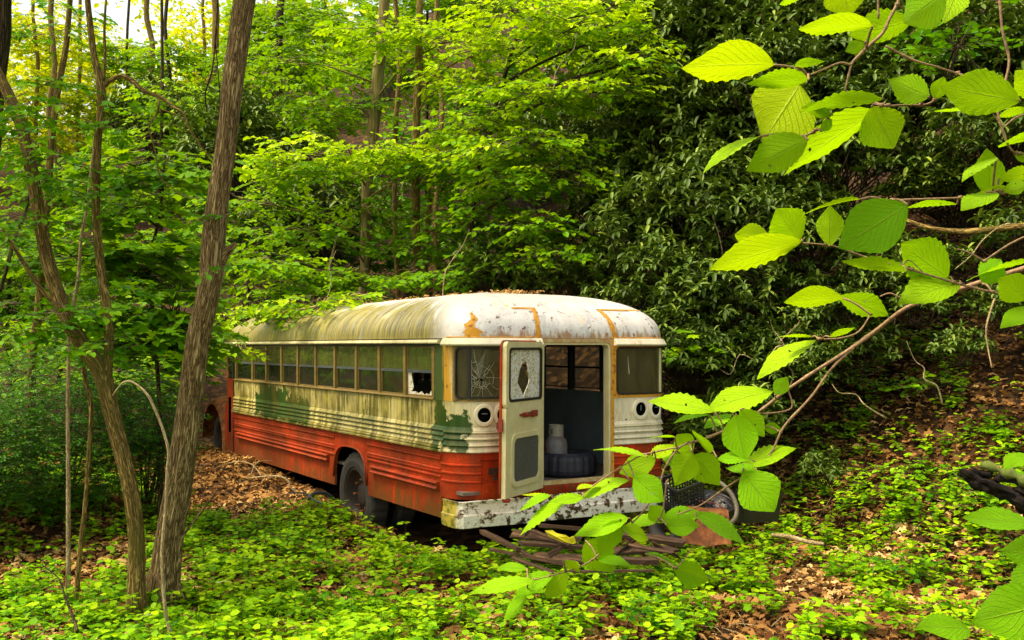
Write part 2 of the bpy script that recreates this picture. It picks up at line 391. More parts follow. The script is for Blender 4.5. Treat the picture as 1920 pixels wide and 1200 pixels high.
    ch = m.math('MULTIPLY', m.ramp(m.noise(uv, 15, 5, .68), .60, .615), m.math('MULTIPLY', rear, m.ramp(v, .62, .2, .25, 1)))
    col = m.mix(m.math('MULTIPLY', ch, .9), col, (.09, .035, .012))
    edge_r = m.math('MULTIPLY', m.ramp(m.math('ADD', m.math('MULTIPLY', m.noise(m.scale(uv, 14, 5), 1, 5, .7), .9), m.ramp(v, .16, .0, 0, .28)), .60, .72), rear)
    col = m.mix(m.math('MULTIPLY', edge_r, .8), col, m.mix(nz, (.50, .24, .03), (.20, .08, .02)))
    yl = m.math('MULTIPLY', m.ramp(m.noise(uv, 3.4, 5, .7), .60, .66), m.ramp(s, -.6, .0, 0, .85))
    col = m.mix(yl, col, (.72, .55, .16))
    MAT['roof'] = m.done(m.bsdf(col, m.ramp(nz, .3, .7, .28, .5), m.bump(nz, .18, .006), .5))
    # bumper
    m = NT('chipped_white_bumper'); s, z, uv = bus_uv(m)
    n1 = m.noise(m.scale(uv, 11, 13), 1, 8, .72, .2); n2 = m.noise(m.scale(uv, 2, 2), 1, 2)
    col = m.mix(m.ramp(m.noise(uv, 30), .4, .7), (.90, .87, .79), (.74, .69, .54))
    mid = m.ramp(m.math('ABSOLUTE', m.math('SUBTRACT', s, 1.0)), .75, .2)
    th = m.math('ADD', n1, m.math('ADD', m.math('MULTIPLY', mid, .055), m.math('MULTIPLY', m.math('SUBTRACT', n2, .5), .22)))
    col = m.mix(m.math('MULTIPLY', m.ramp(th, .520, .556), .65), col, (.46, .33, .17))
    col = m.mix(m.ramp(th, .565, .575), col, m.mix(m.ramp(n2, .4, .6), (.022, .018, .013), (.09, .045, .02)))
    col = m.mix(m.math('MULTIPLY', m.ramp(th, .530, .556), .8), m.mix(1.0, col, col), (.42, .27, .12)) if False else col
    yl = m.math('MULTIPLY', m.ramp(s, .03, -.02), .95)
    col = m.mix(yl, col, m.mix(m.ramp(n1, .45, .58), (.55, .42, .03), (.16, .17, .02)))
    edge = m.math('MULTIPLY', m.ramp(m.math('ADD', m.math('MULTIPLY', m.math('ABSOLUTE', m.math('SUBTRACT', z, .61)), 3.2), m.math('MULTIPLY', n1, .5)), .60, .66), .75)
    col = m.mix(edge, col, (.05, .04, .03))
    MAT['bumper'] = m.done(m.bsdf(col, .4, m.bump(m.ramp(th, .555, .565, 1, 0), .3, .002), .5))
    # rubber, dark things
    def plain(name, c, rough=.6, c2=None, sc=12, metal=0, st=.2, spec=.5):
        m = NT(name); nz = m.noise(m.obj(), sc, 5, .65)
        MAT[name] = m.done(m.bsdf(m.mix(m.ramp(nz, .35, .7), c, c2 or tuple(x*.5 for x in c)), rough, m.bump(nz, st, .004), spec, metal))
    plain('tyre_rubber', (.028, .029, .034), .75, (.06, .055, .042), 7)
    plain('blue_tyre_rubber', (.018, .02, .035), .6, (.035, .036, .05), 7)
    plain('black_rubber', (.012, .012, .012), .5)
    plain('black_socket', (.004, .004, .004), .9, None, 12, 0, .2, 0)
    plain('rim_paint', (.055, .032, .022), .7, (.02, .016, .016), 5)
    plain('interior_green', (.22, .28, .31), .5, (.14, .18, .21), 3)
    plain('jamb_paint', (.55, .47, .24), .6, (.42, .17, .02), 14)
    plain('interior_dark', (.05, .055, .06), .6)
    plain('ceiling_dark', (.05, .06, .06), .6)
    plain('floor_dust', (.22, .18, .14), .85, (.10, .08, .065), 6)
    plain('window_post', (.27, .175, .035), .6, (.12, .10, .03), 16)
    plain('mid_rail', (.085, .10, .13), .4, (.05, .06, .07))
    plain('door_cream', (.74, .67, .38), .5, (.60, .52, .24), 6)
    plain('red_latch', (.30, .03, .012), .5, (.15, .04, .02), 30)
    plain('screen_grey', (.10, .10, .085), .6, (.06, .062, .055), 40)
    plain('black_plastic', (.012, .012, .014), .3, (.02, .02, .022))
    plain('hose_rubber', (.16, .14, .09), .6, (.09, .08, .05))
    plain('blue_hose', (.07, .09, .10), .45)
    plain('gravel_scrap', (.10, .07, .06), .7, (.03, .03, .035), 30)
    plain('chrome_wire', (.5, .5, .5), .25, (.3, .3, .32), 12, 1)
    plain('tank_white', (.22, .27, .30), .5, (.26, .10, .05), 12)
    plain('tank_collar', (.34, .33, .27), .5, (.45, .40, .28), 20)
    plain('yellow_sheet', (.95, .88, .02), .6, (.70, .60, .02), 30)
    plain('stone', (.22, .20, .17), .8, (.12, .11, .09), 14)
    plain('charred_wood', (.004, .0035, .003), .8, (.016, .013, .011), 30, 0, 1, .1)
    plain('moss', (.10, .14, .012), .9, (.05, .07, .01), 40, 0, 1)
    plain('petal_white', (.85, .85, .70), .5, (.8, .8, .4))
    plain('red_lens', (.45, .02, .01), .2)
    plain('amber_bit', (.5, .25, .02), .6)
    m = NT('weathered_plank'); v = m.uv(); nz = m.noise(m.scale(v, 45, 4.5), 1, 6, .75, .8); b = m.noise(m.pos(), 3)
    col = m.cramp(nz, [(.3, (.010, .005, .003)), (.52, (.060, .028, .011)), (.75, (.28, .16, .07))])
    col = m.mix(m.ramp(b, .5, .7, 0, .6), col, (.04, .022, .014))
    MAT['plank'] = m.done(m.bsdf(col, .85, m.bump(nz, .9, .008)))
    # glass
    def glass(name, tr, tint, grime, gcol, rough=.06):
        m = NT(name); uv = m.uv()
        t = m.n('ShaderNodeBsdfTransparent'); t.inputs[0].default_value = (*tint, 1)
        g = m.n('ShaderNodeBsdfGlossy'); g.inputs[0].default_value = (.8, .85, .85, 1); g.inputs['Roughness'].default_value = rough
        nz = m.noise(uv, 3, 3); m.put(g.inputs['Normal'], m.bump(nz, .12, .02))
        lw = m.n('ShaderNodeLayerWeight'); lw.inputs[0].default_value = .5
        sh = m.mixs(m.math('ADD', m.math('MULTIPLY', m.math('POWER', lw.outputs['Facing'], 3.0), .55), tr, clamp=True), t.outputs[0], g.outputs[0])
        st = m.noise(m.scale(uv, 14, 2), 1, 5, .7)
        d = m.bsdf(m.mix(m.ramp(st, .4, .65), gcol, tuple(c*.4 for c in gcol)), .6)
        gf = m.ramp(m.math('ADD', m.math('MULTIPLY', st, .6), m.math('MULTIPLY', m.noise(uv, 7, 4), .5)), .35, .75, grime*.35, grime)
        MAT[name] = m.done(m.mixs(gf, sh, d))
    glass('dirty_glass', .16, (.25, .32, .25), .72, (.15, .17, .02))
    glass('dark_glass', .20, (.12, .18, .16), .30, (.05, .08, .02))
    glass('rear_glass', .06, (.4, .42, .3), .62, (.17, .155, .05))
    glass('clear_glass', .03, (.85, .88, .85), .14, (.2, .2, .15))
    m = NT('shattered_glass'); uv = m.uv(); v = m.voro(uv, 75, 'Color'); nz = m.noise(uv, 4, 3)
    e = m.voro(uv, 75, 'Distance', 'DISTANCE_TO_EDGE')
    f = m.math('ADD', m.math('MULTIPLY', m.sep(v)[0], .6), m.math('MULTIPLY', nz, .6))
    col = m.cramp(f, [(.22, (.22, .18, .05)), (.42, (.72, .64, .34)), (.62, (1, 1, .95))])
    col = m.mix(m.ramp(e, .0, .06, .5, 0), col, (.20, .18, .07))
    MAT['shattered'] = m.done(m.mixs(.12, m.bsdf(col, .2, m.bump(m.sep(v)[1], .8, .006), .8), m.n('ShaderNodeBsdfTransparent').outputs[0]))
    m = NT('crack_white'); MAT['crack'] = m.done(m.bsdf((.7, .72, .6), .3))
make_mats()
# ================================================================ the bus
RC = .30; A = PI/2*RC; W = 2.44; B = W-2*RC
def S_t(t): return RC-t
def S_w(w): return A+w-RC
SR = 2*A+B
def peri(s):
    if s < 0: return (0, RC-s), (-1, 0)
    if s < A:
        th = s/RC; return (RC-RC*math.cos(th), RC-RC*math.sin(th)), (-math.cos(th), -math.sin(th))
    if s < A+B: return (RC+s-A, 0), (0, -1)
    if s < SR:
        th = (s-A-B)/RC; return (W-RC+RC*math.sin(th), RC-RC*math.cos(th)), (math.sin(th), -math.cos(th))
    return (W, RC+s-SR), (1, 0)
def PS(s, z, o=0):
    (x, y), (nx, ny) = peri(s); return Vector((x+nx*o, y+ny*o, z))
def samples(s0, s1):
    out = [s0]; s = s0
    while s < s1-1e-6:
        st = .45 if s < -.45 or s > SR else (.035 if (s < A or s >= A+B-.001) else .3)
        nx = s+st
        for k in (0, A, A+B, SR):
            if s < k-1e-6 < nx-1e-6: nx = k; break
        s = min(nx, s1); out.append(s)
    if len(out) > 2 and out[-1]-out[-2] < .004: out.pop(-2)
    return out
def dent(s, z): return .007*mnoise.noise(Vector((s*1.7, z*2.5, 3.1)))
def panel(name, mat, s0, s1, prof, parent, thick=.025, mb=None, smooth='auto', dents=True):
    own = mb is None; mb = mb or MB(); ss = samples(s0, s1); n = len(prof)
    vs = []; uv = []
    for s in ss:
        for z, o in prof: vs.append(PS(s, z, o+(dent(s, z) if dents else 0))); uv.append((s, z))
    for s in ss:
        for z, o in prof: vs.append(PS(s, z, -thick)); uv.append((s, z))
    m = len(ss); N = m*n; fs = []
    for i in range(m-1):
        for j in range(n-1):
            a = i*n+j; fs.append((a, a+n, a+n+1, a+1)); b = a+N; fs.append((b, b+1, b+n+1, b+n))
        a = i*n; fs.append((a, a+N, a+N+n, a+n)); a = i*n+n-1; fs.append((a, a+n, a+n+N, a+N))
    for j in range(n-1):
        fs.append((j, j+1, j+1+N, j+N)); a = (m-1)*n+j; fs.append((a, a+N, a+1+N, a+1))
    mb.add(vs, fs, uv)
    return mb.build(name, mat, parent, smooth) if own else mb
def flutes(z0, z1, n, depth=.016):
    out = []; h = (z1-z0)/n
    for i in range(n):
        b = z0+i*h; out += [(b, depth), (b+.006, depth+.002), (b+h*.82, .001), (b+h-.002, -.002)]
    return out+[(z1, 0)]
def ribs(zs, z0, z1, d=.012):
    out = [(z0, 0)]
    for z in sorted(zs): out += [(z-.014, 0), (z-.006, d), (z+.006, d), (z+.014, 0)]
    return out+[(z1, 0)]
def rr(u0, u1, z0, z1, r, k=6):          # rounded rectangle outline, anticlockwise
    pts = []
    for cu, cz, a0 in ((u1-r, z1-r, 0), (u0+r, z1-r, 90), (u0+r, z0+r, 180), (u1-r, z0+r, 270)):
        for i in range(k+1): th = R(a0+90*i/k); pts.append((cu+r*math.cos(th), cz+r*math.sin(th)))
    return pts
def frame_ring(mapf, u0, u1, z0, z1, r_out, r_in, wd, o0, o1, mb, k=6, uvoff=0):
    out = rr(u0, u1, z0, z1, r_out, k); inn = rr(u0+wd, u1-wd, z0+wd, z1-wd, r_in, k); n = len(out)
    # subdivide long edges so that the ring can follow a curved corner
    def dense(P):
        Q = []
        for i in range(len(P)):
            a, b = P[i], P[(i+1) % len(P)]
            m = 8 if (i % (k+1)) == k else 1
            Q += [(a[0]+(b[0]-a[0])*j/m, a[1]+(b[1]-a[1])*j/m) for j in range(m)]
        return Q
    out, inn = dense(out), dense(inn); n = len(out)
    vs = [mapf(u, z, o1) for u, z in out]+[mapf(u, z, o1) for u, z in inn]+[mapf(u, z, o0) for u, z in out]+[mapf(u, z, o0) for u, z in inn]
    uv = [(u+uvoff, z) for u, z in out]+[(u+uvoff, z) for u, z in inn]; uv += uv
    fs = []
    for i in range(n):
        j = (i+1) % n
        fs += [(i, j, n+j, n+i), (2*n+i, 3*n+i, 3*n+j, 2*n+j), (i, 2*n+i, 2*n+j, j), (n+i, n+j, 3*n+j, 3*n+i)]
    mb.add(vs, fs, uv); return mb
def pane_with_hole(mapf, u0, u1, z0, z1, hole, o, mb, th=.005):
    """flat pane whose hole is a ragged closed outline"""
    cu = sum(p[0] for p in hole)/len(hole); cz = sum(p[1] for p in hole)/len(hole)
    out = []
    n = len(hole)
    for p in hole:
        dx, dz = p[0]-cu, p[1]-cz
        k = min(((u1-cu)/dx if dx > 0 else (u0-cu)/dx) if abs(dx) > 1e-6 else 1e9, ((z1-cz)/dz if dz > 0 else (z0-cz)/dz) if abs(dz) > 1e-6 else 1e9)
        out.append((cu+dx*k, cz+dz*k))
    pts = list(hole); vs = []; uv = []
    for off in (o, o-th):
        vs += [mapf(u, z, off) for u, z in pts]+[mapf(u, z, off) for u, z in out]; uv += pts+out
    fs = []
    for i in range(n):
        j = (i+1) % n
        for b in (0, 2*n):
            a1, a2 = out[i], out[j]
            if abs(a1[0]-a2[0]) > 1e-6 and abs(a1[1]-a2[1]) > 1e-6:      # passes a pane corner
                cx = u0 if min(abs(a1[0]-u0), abs(a2[0]-u0)) < 1e-6 else u1
                cy = z0 if min(abs(a1[1]-z0), abs(a2[1]-z0)) < 1e-6 else z1
                vs.append(mapf(cx, cy, o-(th if b else 0))); uv.append((cx, cy))
                fs.append((b+i, b+n+i, len(vs)-1, b+n+j, b+j))
            else: fs.append((b+i, b+n+i, b+n+j, b+j))
        fs.append((i, j, 2*n+j, 2*n+i))
    mb.add(vs, fs, uv); return mb
def ragged(cu, cz, ru, rz, n, seed, j=.28):
    rs = random.Random(seed)
    return [(cu+ru*math.cos(2*PI*i/n)*(1+rs.uniform(-j, j)), cz+rz*math.sin(2*PI*i/n)*(1+rs.uniform(-j, j))) for i in range(n)]

bus = empty('school_bus', (BL[0], BL[1], 0), math.atan2(.5143, .8576))
tag(bus, 'abandoned school bus, faded cream over red, mossy and rusting, rear door hanging open', 'bus')
FRONT = 6.98
ZG = 2.16
# ---- left side below the windows
sF = S_t(7.06)
panel('cream_side_panel', MAT['white'], sF, -.002, [(1.372, 0), (1.45, .002), (1.52, .002), (1.598, 0)], bus)
panel('cream_fluted_panel', MAT['white'], sF, -.002, flutes(1.185, 1.372, 4), bus)
panel('belt_moulding', MAT['white'], sF, -.002, [(1.130, .0), (1.133, .034), (1.150, .036), (1.156, .014), (1.162, .012), (1.166, .030), (1.180, .030), (1.185, .0)], bus)
# rear corner left + rear left of the door
DW0, DW1 = .87, 1.66
sl0, sl1 = S_w(.0), S_w(DW0-.035)
for a0, a1 in ((0, S_w(DW0-.035)), (S_w(DW1+.035), SR+6.5)):
    panel('cream_rear_panel', MAT['white'], a0, a1, [(1.372, 0), (1.45, .002), (1.52, .002), (1.598, 0)], bus)
    panel('cream_rear_flutes', MAT['white'], a0, a1, flutes(1.137, 1.372, 4, .02), bus)
# ---- red lower body
rz = [1.085, 1.062, .965, .942]
panel('red_side_panel', MAT['red'], S_t(7.06), S_t(3.022), ribs(rz+[.87], .52, 1.128), bus)
panel('red_side_panel', MAT['red'], S_t(2.068), S_t(.36), ribs(rz+[.90], .52, 1.128), bus)
mbp = MB(); zl = lambda t: .52+.475*max(0, 1-abs((t-2.545)/.478)**3.2)**(1/3.2)
ts = [2.068+(3.022-2.068)*i/30 for i in range(31)]
vs = []; uv = []
for o in (.004, -.02):
    for t in ts:
        for k in range(4):
            z = zl(t)+(1.128-zl(t))*k/3; vs.append(PS(S_t(t), z, o+.012*max(0, 1-(z-zl(t))/.12) if o > 0 else o)); uv.append((S_t(t), z))
n = 4; N = len(ts)*n; fs = []
for i in range(len(ts)-1):
    for k in range(3): a = i*n+k; fs += [(a, a+1, a+n+1, a+n), (a+N, a+N+n, a+N+n+1, a+N+1)]
    a = i*n; fs.append((a, a+n, a+n+N, a+N))
mbp.add(vs, fs, uv); mbp.build('wheel_arch_panel', MAT['red'], bus)
MB().tube([PS(S_t(t), zl(t)-.002, .018) for t in ts], .010, 6).build('wheel_arch_lip', MAT['red'], bus, True)
MB().box((.52, 2.55, 1.06), (.95, 1.15, .02)).box((.52, 3.12, .78), (.95, .02, .54)).box((.52, 1.98, .78), (.95, .02, .54)).box((1.00, 2.55, .78), (.02, 1.1, .54)).build('wheel_well', MAT['black_socket'], bus)
def rail(t0, t1):
    for_ = [(.770, .0), (.772, .030), (.786, .046), (.800, .030), (.812, .018), (.822, .034), (.838, .044), (.850, .024), (.853, .0)]
    panel('rub_rail', MAT['red'], S_t(t1), S_t(t0), for_, bus, .012)
rail(.40, 1.93); rail(3.20, 6.85)
# rear corner, red
cz = [(.715, 0), (.80, .002), (.86, .002), (.868, .013), (.878, .013), (.886, .0), (.935, .0), (.943, .013), (.953, .013), (.961, .0), (1.01, 0), (1.018, .013), (1.028, .013), (1.036, 0), (1.135, 0)]
panel('red_corner_panel', MAT['red'], S_t(.358), S_w(.22), cz, bus)
panel('red_rear_panel', MAT['red'], S_w(.222), S_w(DW0-.035), [(.715, 0), (.84, 0), (.85, -.012), (1.06, -.012), (1.07, 0), (1.135, 0)], bus, .03)
panel('red_corner_panel', MAT['red'], S_w(DW1+.035), SR+6.5, cz, bus)
panel('red_door_sill', MAT['red'], S_w(DW0-.033), S_w(DW1+.033), [(.70, 0), (.72, .01), (.79, .01), (.800, 0)], bus)
panel('right_skirt', MAT['red'], SR+.36, SR+6.5, [(.52, 0), (.713, 0)], bus)
MB().box((.345, -.004, .965), (.10, .012, .06)).box((.35, -.016, .93), (.018, .02, .05)).box((.352, -.02, .895), (.05, .02, .012)).build('latch_plate', MAT['rim_paint'], bus)
# ---- pillar between last side window and the corner window
panel('corner_pillar', MAT['pillar'], S_t(.50), .128, [(1.60, 0), (2.118, 0)], bus)
panel('corner_pillar', MAT['pillar'], SR-.12, SR+.25, [(1.60, 0), (2.118, 0)], bus)
# window sill strips
panel('window_sill', MAT['window_post'], sF, S_t(.50), [(1.598, .012), (1.604, .02), (1.616, .016), (1.620, 0)], bus, .03)
# ---- side windows, left: 10 sashes, each with two panes
TS = [.52+.627*k for k in range(10)]+[FRONT]
def side_map(s, z, o): return PS(s, z, o)
def window(k, t0, t1, right=False):
    
    if right: S = lambda t: SR+t-RC
    else: S = lambda t: S_t(t)
    a, b = sorted((S(t0+.028), S(t1-.028)))
    zt, zm, zb = 2.098, 1.862, 1.622
    if right: zm = 1.862
    fr = MB()
    post = MAT['interior_dark'] if right else MAT['window_post']
    for (u0, u1, z0, z1) in ((a-.001, a+.014, zb, zt), (b-.014, b+.001, zb, zt), (a+.014, b-.014, zt-.012, zt), (a+.014, b-.014, zb, zb+.012)):
        panel('', None, u0, u1, [(z0, -.014), (z1, -.014)], None, .030, fr, dents=False)
    w = fr.build('window', post, bus)
    mr = MB(); panel('', None, a+.014, b-.014, [(zm-.014, -.002), (zm+.010, -.004)], None, .03, mr, dents=False); mr.build('mid_rail', MAT['mid_rail' if not right else 'interior_dark'], w)
    if right:
        mb = MB(); panel('', None, a+.015, b-.015, [(zb+.013, -.020), (zm-.015, -.020)], None, .024, mb, dents=False)
        mb.build('lower_pane', MAT['clear_glass'], w)
        mb = MB(); panel('', None, a+.015, b-.015, [(zm+.011, -.012), (zt-.013, -.012)], None, .016, mb, dents=False)
        mb.build('upper_pane', MAT['clear_glass'], w)
        return
    tl = R(RS.uniform(-1.6, 1.6))
    mb = MB(); o = -.012; dz = RS.uniform(-.003, .003, 4)
    def quad(mb, z0, z1, o):
        mb.add([PS(a+.015, z0, o+dz[0]), PS(b-.015, z0, o+dz[1]), PS(b-.015, z1, o+dz[2]), PS(a+.015, z1, o+dz[3]), PS(a+.015, z0, o-.004+dz[0]), PS(b-.015, z0, o-.004+dz[1]), PS(b-.015, z1, o-.004+dz[2]), PS(a+.015, z1, o-.004+dz[3])],
               [(0, 1, 2, 3), (7, 6, 5, 4)], [(a, z0), (b, z0), (b, z1), (a, z1)]*2)
    quad(mb, zm+.011, zt-.013, -.012); mb.build('upper_pane', MAT['dirty_glass'], w)
    mb = MB()
    if k == 0:
        hole = [(b-.49, 1.66), (b-.44, 1.70), (b-.475, 1.78), (b-.49, 1.84), (b-.40, 1.845), (b-.2, 1.846), (b-.04, 1.845), (b-.02, 1.76), (b-.02, 1.69), (b-.07, 1.672), (b-.11, 1.640), (b-.16, 1.652), (b-.20, 1.636), (b-.27, 1.668), (b-.33, 1.645), (b-.40, 1.662)]
        hole = [(max(a+.03, u), z) for u, z in hole]
        pane_with_hole(side_map, a+.015, b-.015, zb+.013, zm-.014, hole, -.018, mb)
        mb.build('broken_pane', MAT['shattered'], w)['label'] = 'smashed lower pane with a jagged pale rim'
    else:
        quad(mb, zb+.013, zm-.015, -.020); mb.build('lower_pane', MAT['dark_glass'], w)
for k in range(10): window(k, TS[k], TS[k+1])
for k in range(9): window(k, TS[k], TS[k+1], True)
for k, t in enumerate(TS):
    panel('window_post', MAT['window_post'], S_t(t)-.027, S_t(t)+.027, [(1.62, .006), (2.10, .006)], bus, .04)
    if k < 10: panel('window_post', MAT['interior_dark'], SR+t-RC-.027, SR+t-RC+.027, [(1.60, .004), (2.10, .004)], bus, .07)
panel('window_header', MAT['interior_dark'], sF, S_t(.5), [(2.10, 0), (2.16, 0)], bus)
panel('window_header', MAT['interior_dark'], SR+.22, SR+6.5, [(2.10, 0), (2.16, 0)], bus)
panel('rain_gutter', MAT['clean'], S_t(7.45), S_t(.36), [(2.122, .008), (2.124, .040), (2.134, .046), (2.158, .034), (2.162, .004)], bus, .004)
panel('rear_visor', MAT['clean'], .02, S_w(DW0-.02), [(2.105, .020), (2.108, .056), (2.120, .060), (2.172, .030), (2.176, .0)], bus, .01, dents=False)
panel('rear_visor', MAT['clean'], S_w(DW1+.03), SR+.02, [(2.105, .020), (2.108, .056), (2.120, .060), (2.172, .030), (2.176, .0)], bus, .01, dents=False)
# ---- rear windows
for side in (0, 1):
    if side == 0: a0, ad, a1 = .128, .285, S_w(DW0-.035)
    else: a0, ad, a1 = SR-.122, SR-.285, S_w(DW1+.035)
    lo, hi = min(a0, ad, a1), max(a0, ad, a1)
    wn = frame_ring(side_map, lo, hi, 1.598, 2.118, .001, .055, .030, -.02, .012, MB()).build('rear_window', MAT['seam' if side else 'window_post'], bus)
    gk = MB(); frame_ring(side_map, lo+.024, hi-.024, 1.624, 2.095, .05, .045, .014, -.02, .017, gk).build('rubber_seal', MAT['black_rubber'], wn)
    panel('divider', MAT['door_cream' if side else 'black_rubber'], ad-.011, ad+.011, [(1.63, .013), (2.09, .013)], wn, .02, dents=False)
    l2, h2 = (a0+.035, ad-.012) if side == 0 else (ad+.012, a0-.035)
    mb = MB(); panel('', None, l2, h2, [(1.635, -.005), (2.085, -.005)], None, .009, mb, dents=False); mb.build('corner_pane', MAT['rear_glass' if side == 0 else 'dark_glass'], wn)
    l2, h2 = (ad+.012, a1-.035) if side == 0 else (a1+.035, ad-.012)
    mb = MB()
    if side == 0:
        hc, hz_ = S_w(.22), 1.80
        pane_with_hole(side_map, l2, h2, 1.635, 2.085, [(hc-.045, 1.80), (hc-.02, 1.825), (hc-.008, 1.80), (hc+.01, 1.845), (hc+.028, 1.82), (hc+.025, 1.785), (hc+.03, 1.76), (hc+.008, 1.765), (hc-.02, 1.785)][::-1], -.005, mb)
        p = mb.build('cracked_pane', MAT['rear_glass'], wn); p['label'] = 'cracked rear pane with a small jagged hole'
        ck = MB(); rs = random.Random(5)
        for i in range(19):
            th = 2*PI*i/19+rs.uniform(-.25, .25); ln = rs.uniform(.05, .22) if i % 5 else rs.uniform(.25, .36)
            pts = [(hc+math.cos(th)*r*ln+rs.uniform(-.012, .012), hz_+math.sin(th)*r*ln*.95+rs.uniform(-.012, .012)) for r in (.14, .35, .55, .8, 1)]
            pts = [(min(max(u, l2+.01), h2-.01), min(max(z, 1.64), 2.08)) for u, z in pts]
            ck.tube([PS(u, z, -.0035) for u, z in pts], .0011, 3, False)
        for r in (.06, .085, .13, .165):
            a_ = rs.uniform(0, 6); st = [(hc+math.cos(a_+q*.35)*r*rs.uniform(.8, 1.2), hz_+math.sin(a_+q*.35)*r*rs.uniform(.8, 1.2)) for q in range(9)]
            ck.tube([PS(max(u, l2+.01), z, -.0035) for u, z in st if 1.64 < z < 2.08], .0010, 3, False)
        ck.build('crack_lines', MAT['crack'], p)
    else:
        panel('', None, l2, h2, [(1.635, -.005), (2.085, -.005)], None, .009, mb, dents=False); p = mb.build('rear_pane', MAT['rear_glass'], wn)
        MB().tube([PS(l2+.14, 2.0, -.003), PS(l2+.15, 1.90, -.003), PS(l2+.158, 1.83, -.003)], [.0008, .002, .0035], 4).build('scratch', MAT['crack'], p)
# ---- tail light holes
for wl in ((.25, .44), (2.02, 2.215)):
    for wc in wl:
        s = S_w(wc) if wc < W-RC else A+B+(wc-(W-RC))*1.08
        # ring that follows the body
        def circ(r, o, n=28): return [PS(s+r*math.cos(2*PI*i/n), 1.478+r*1.08*math.sin(2*PI*i/n), o) for i in range(n)]
        mb = MB(); rings = [circ(.098, .001), circ(.092, .018), circ(.066, .020), circ(.062, .014), circ(.060, -.012)]
        for i in range(4):
            mb.add(rings[i]+rings[i+1], [(k, (k+1) % 28, 28+(k+1) % 28, 28+k) for k in range(28)], [(s+.05*math.cos(k), 1.478+.05*math.sin(k)) for k in range(56)])
        o = mb.build('tail_light_housing', MAT['clean'], bus, True)
        d = MB(); rg = circ(.0605, .0125); d.add(rg, [tuple(range(28))]); d.build('socket_shade_disc', MAT['black_socket'], o)  # flat black disc paints the shade inside the hollow socket
        MB().box(PS(s-.0, 1.49, .014), (.05, .006, .006), Vector((0, 1, 0)).rotation_difference(Vector((peri(s)[1][0], peri(s)[1][1], 0))).to_matrix()).build('bulb_bracket', MAT['interior_green'], o)
# ---- roof
YD = 1.45; RH = .485
def roofP(s, f, o=0):
    (x, y), (nx, ny) = peri(s)
    S = (W/2, max(y, YD)); phi = f*PI/2; n = 2.45
    if y > 6.7: hs = 1-.22*((y-6.7)/.75)**2
    else: hs = 1
    c, s_ = max(math.cos(phi), 0)**(2/n), max(math.sin(phi), 0)**(2/n)
    P = Vector((S[0]+(x-S[0])*c, S[1]+(y-S[1])*c, ZG+.012+RH*s_*hs))
    if o:
        e = 1e-3; g = roofP(s, min(f+e, 1)); h = roofP(s+e, f)
        if f+e < 1 and (g-P).length > 1e-9:
            nn = (h-P).cross(g-P).normalized(); P = P+nn*o*(1 if nn.z > -.1 else -1)
    return P
NF = 18
fs_ = [(k/NF)**1.25 for k in range(NF+1)]
def roof_mesh(mb, s0, s1, o=0, fa=None):
    ss = []; s = s0
    while s < s1-1e-5: ss.append(s); s += .40 if s < -1.6 or s > SR+1.2 else (.03 if (-.1 < s < A or A+B-.05 < s < SR+.1) else .15)
    ss.append(s1); F_ = fa or fs_
    vs = []; uv = []
    for s in ss:
        L = 0; pp = None
        for f in F_:
            P = roofP(s, f, o)
            q = roofP(s, f)
            if pp: L += (q-pp).length
            pp = q
            dn = .012*mnoise.noise(Vector((s*1.2, f*3, 1)))*math.sin(min(f*PI, PI))
            vs.append(P+Vector((0, 0, dn))); uv.append((s, L if fa is None else L+.2))
    n = len(F_); fs = [(i*n+j, (i+1)*n+j, (i+1)*n+j+1, i*n+j+1) for i in range(len(ss)-1) for j in range(n-1)]
    mb.add(vs, fs, uv); return mb
sR = SR+7.45-RC
roof = roof_mesh(MB(), S_t(7.45), sR).build('roof', MAT['roof'], bus, True)
roof_mesh(MB(), S_t(7.43), sR-.02, -.03).build('ceiling', MAT['ceiling_dark'], bus, True)
# front closure of roof
mb = MB(); a_ = [roofP(S_t(7.45), f) for f in fs_]; b_ = [roofP(sR, f) for f in fs_][::-1][1:]
mb.add(a_+b_, [tuple(range(len(a_+b_)))]); mb.build('roof_front_cap', MAT['clean'], bus)
# orange seam strips on the rear dome
def strip(s0, s1, f0, f1, name='seam_strip', o=.004):
    mb = MB(); ss = [s0+(s1-s0)*i/4 for i in range(5)]; NR = 10 if abs(f1-f0) < .1 else 34; ff = [f0+(f1-f0)*i/NR for i in range(NR+1)]
    rs = random.Random(int(s0*100)+int(f0*50))
    vs = []
    for f in ff:
        j = rs.uniform(-.012, .012), rs.uniform(-.012, .012)
        for i, s in enumerate(ss): vs.append(roofP(s+(j[0] if i == 0 else j[1] if i == 4 else 0), f, o))
    fs = [(a*5+b, a*5+b+1, (a+1)*5+b+1, (a+1)*5+b) for a in range(NR) for b in range(4)]
    mb.add(vs, fs); return mb.build(name, MAT['seam'], roof)
strip(S_w(.80), S_w(.855), .01, .36); strip(S_w(.56), S_w(.80), .335, .36)
strip(S_w(1.67), S_w(1.72), .01, .36); strip(S_w(1.72), SR-.15, .34, .362)
